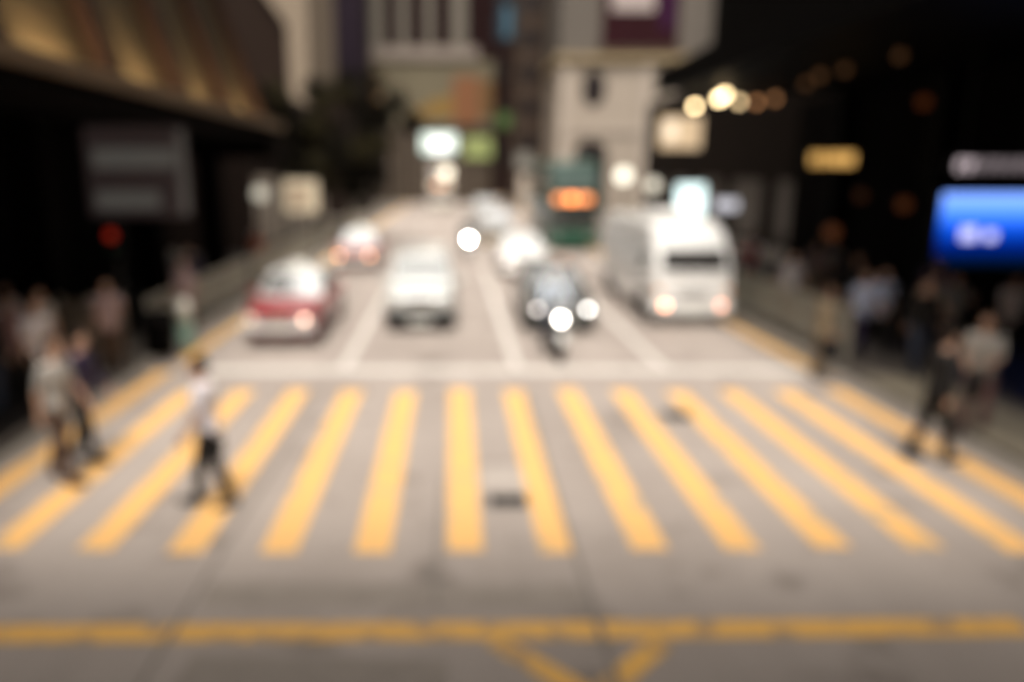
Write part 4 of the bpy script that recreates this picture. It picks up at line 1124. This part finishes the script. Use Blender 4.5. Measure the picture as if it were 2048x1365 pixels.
person('person in light blue shirt walking on the right pavement, nearer the road', (8.25, 14.85, PV), R(-5), 'walk_a', BLUE, NAVY, scale=.98)
person('person in light blue shirt and black trousers, farther from the road', (8.75, 15.1, PV), R(-12), 'walk_b', BLUE, BLACK, scale=1.0)
person('person in beige shirt walking under the blue screen', (9.4, 14.6, PV), R(0), 'walk_a', BEIGE, BROWN, scale=.98)
person('person in grey shirt below the blue screen beside the beige shirted one', (9.98, 14.75, PV), R(-15), 'phone', GREYC, BLACK, scale=.96)
person('tall person in purple top just below the blue screen', (10.35, 15.9, PV), R(-10), 'stand', PURP, NAVY, hair='long', scale=1.07)
person('person in black jacket farthest back by the right shop wall', (11.3, 17.6, PV), R(-30), 'stand', NAVY, BLACK, sleeve='long', scale=1.0)

person('person in black top standing behind the bright white shirted one', (-7.0, 11.0, PV), R(70), 'stand', BLACK, DEN, sleeve='long', scale=1.02)
person('person in plain white top deep in the left arcade near the beige barrier', (-8.0, 13.2, PV), R(60), 'phone', WHITE2, BLACK, hair='long', scale=.97)
person('person in dark blue jacket by the left railing behind the near taxi', (-6.9, 19.6, PV), R(15), 'walk_b', NAVY, BLACK, sleeve='long', scale=1.0)
person('person in plain white shirt walking between the beige shirt and the canopy wall', (10.9, 14.4, PV), R(-15), 'walk_b', WHITE2, BLACK, scale=.98)
person('person in black top walking just ahead of the two light blue shirts', (8.55, 13.4, PV), R(-10), 'step', BLACK, DEN, sleeve='long', scale=1.0)
person('person in plain white top far behind beside the red topped one', (9.6, 24.0, PV), R(-5), 'walk_a', WHITE2, NAVY, hair='long', scale=1.0)
# riders sit on the motorcycles
def rider(label, bike, shirt, hm, z=.0):
    t, _, _ = person(label, bike.location, bike.rotation_euler.z, 'ride', shirt, DEN, sleeve='long', hair='helmet', scale=1.0, hm=hm)
    J = meshes('ride', 'long', 'long', 'helmet')['J']
    t.location = bike.matrix_basis @ Vector((0, .22, .06))
    return t
bpy.context.view_layer.update()
rider('motorcycle rider in white shirt and white helmet on the near motorcycle', moto, cloth('bluewhite', (.60, .68, .78)), mat('helmet_white', (.72, .75, .78), .25, coat=.5, noise=0))
rider('distant motorcycle rider in dark jacket between the lanes', m2, BLACK, mat('helmet_grey', (.4, .4, .4), .25, noise=0))

# ------------------------------------------------------------------ light
SUN_EL, SUN_AZ = R(62), R(183)          # azimuth clockwise from +Y (north): from behind the viewer
w = bpy.data.worlds.new('World'); S.world = w; w.use_nodes = True
nt = w.node_tree; bg = nt.nodes['Background']
sky = nt.nodes.new('ShaderNodeTexSky'); sky.sky_type = 'NISHITA'; sky.sun_disc = False
sky.sun_elevation = SUN_EL; sky.sun_rotation = SUN_AZ
sky.air_density = 1.0; sky.dust_density = 6.0; sky.ozone_density = 0.5; sky.altitude = 0
hs = nt.nodes.new('ShaderNodeHueSaturation'); hs.inputs['Saturation'].default_value = .05
nt.links.new(sky.outputs['Color'], hs.inputs['Color']); tc = nt.nodes.new('ShaderNodeTexCoord'); sp = nt.nodes.new('ShaderNodeSeparateXYZ')
mr = nt.nodes.new('ShaderNodeMapRange'); mr.inputs['To Min'].default_value = .35; mr.inputs['To Max'].default_value = 2.2
mm = nt.nodes.new('ShaderNodeVectorMath'); mm.operation = 'SCALE'
nt.links.new(tc.outputs['Generated'], sp.inputs[0]); nt.links.new(sp.outputs['Z'], mr.inputs['Value'])
nt.links.new(hs.outputs['Color'], mm.inputs[0]); nt.links.new(mr.outputs['Result'], mm.inputs['Scale'])
tn = nt.nodes.new('ShaderNodeVectorMath'); tn.operation = 'MULTIPLY'; tn.inputs[1].default_value = (1.02, .965, .90)
nt.links.new(mm.outputs['Vector'], tn.inputs[0])
nt.links.new(tn.outputs['Vector'], bg.inputs['Color'])
bg.inputs['Strength'].default_value = .10
ld = bpy.data.lights.new('sun', 'SUN'); ld.energy = 1.5; ld.angle = R(15); ld.color = (1, .93, .84)
lo = bpy.data.objects.new('sun', ld); COL.objects.link(lo)
d = Vector((math.sin(SUN_AZ) * math.cos(SUN_EL), math.cos(SUN_AZ) * math.cos(SUN_EL), math.sin(SUN_EL)))
lo.rotation_euler = d.to_track_quat('Z', 'Y').to_euler(); lo.location = (0, 0, 60)

# ------------------------------------------------------------------ camera
cd = bpy.data.cameras.new('camera'); cam = bpy.data.objects.new('camera', cd); COL.objects.link(cam)
cam.location = (0, 0, H); cam.rotation_euler = (math.pi / 2 - PITCH, 0, 0)
cd.sensor_width = 36; cd.lens = F / 2048 * 36; cd.shift_x = (1024 - 905) / 2048
cd.clip_start = .05; cd.clip_end = 2000
cd.dof.use_dof = True; cd.dof.focus_distance = .62; cd.dof.aperture_fstop = 1.4
S.camera = cam
S.view_settings.view_transform = 'Standard'; S.view_settings.look = 'None'
S.view_settings.exposure = .80; S.view_settings.gamma = 1
S.render.engine = 'CYCLES'
S.cycles.use_denoising = True; S.cycles.max_bounces = 6; S.cycles.sample_clamp_indirect = 4
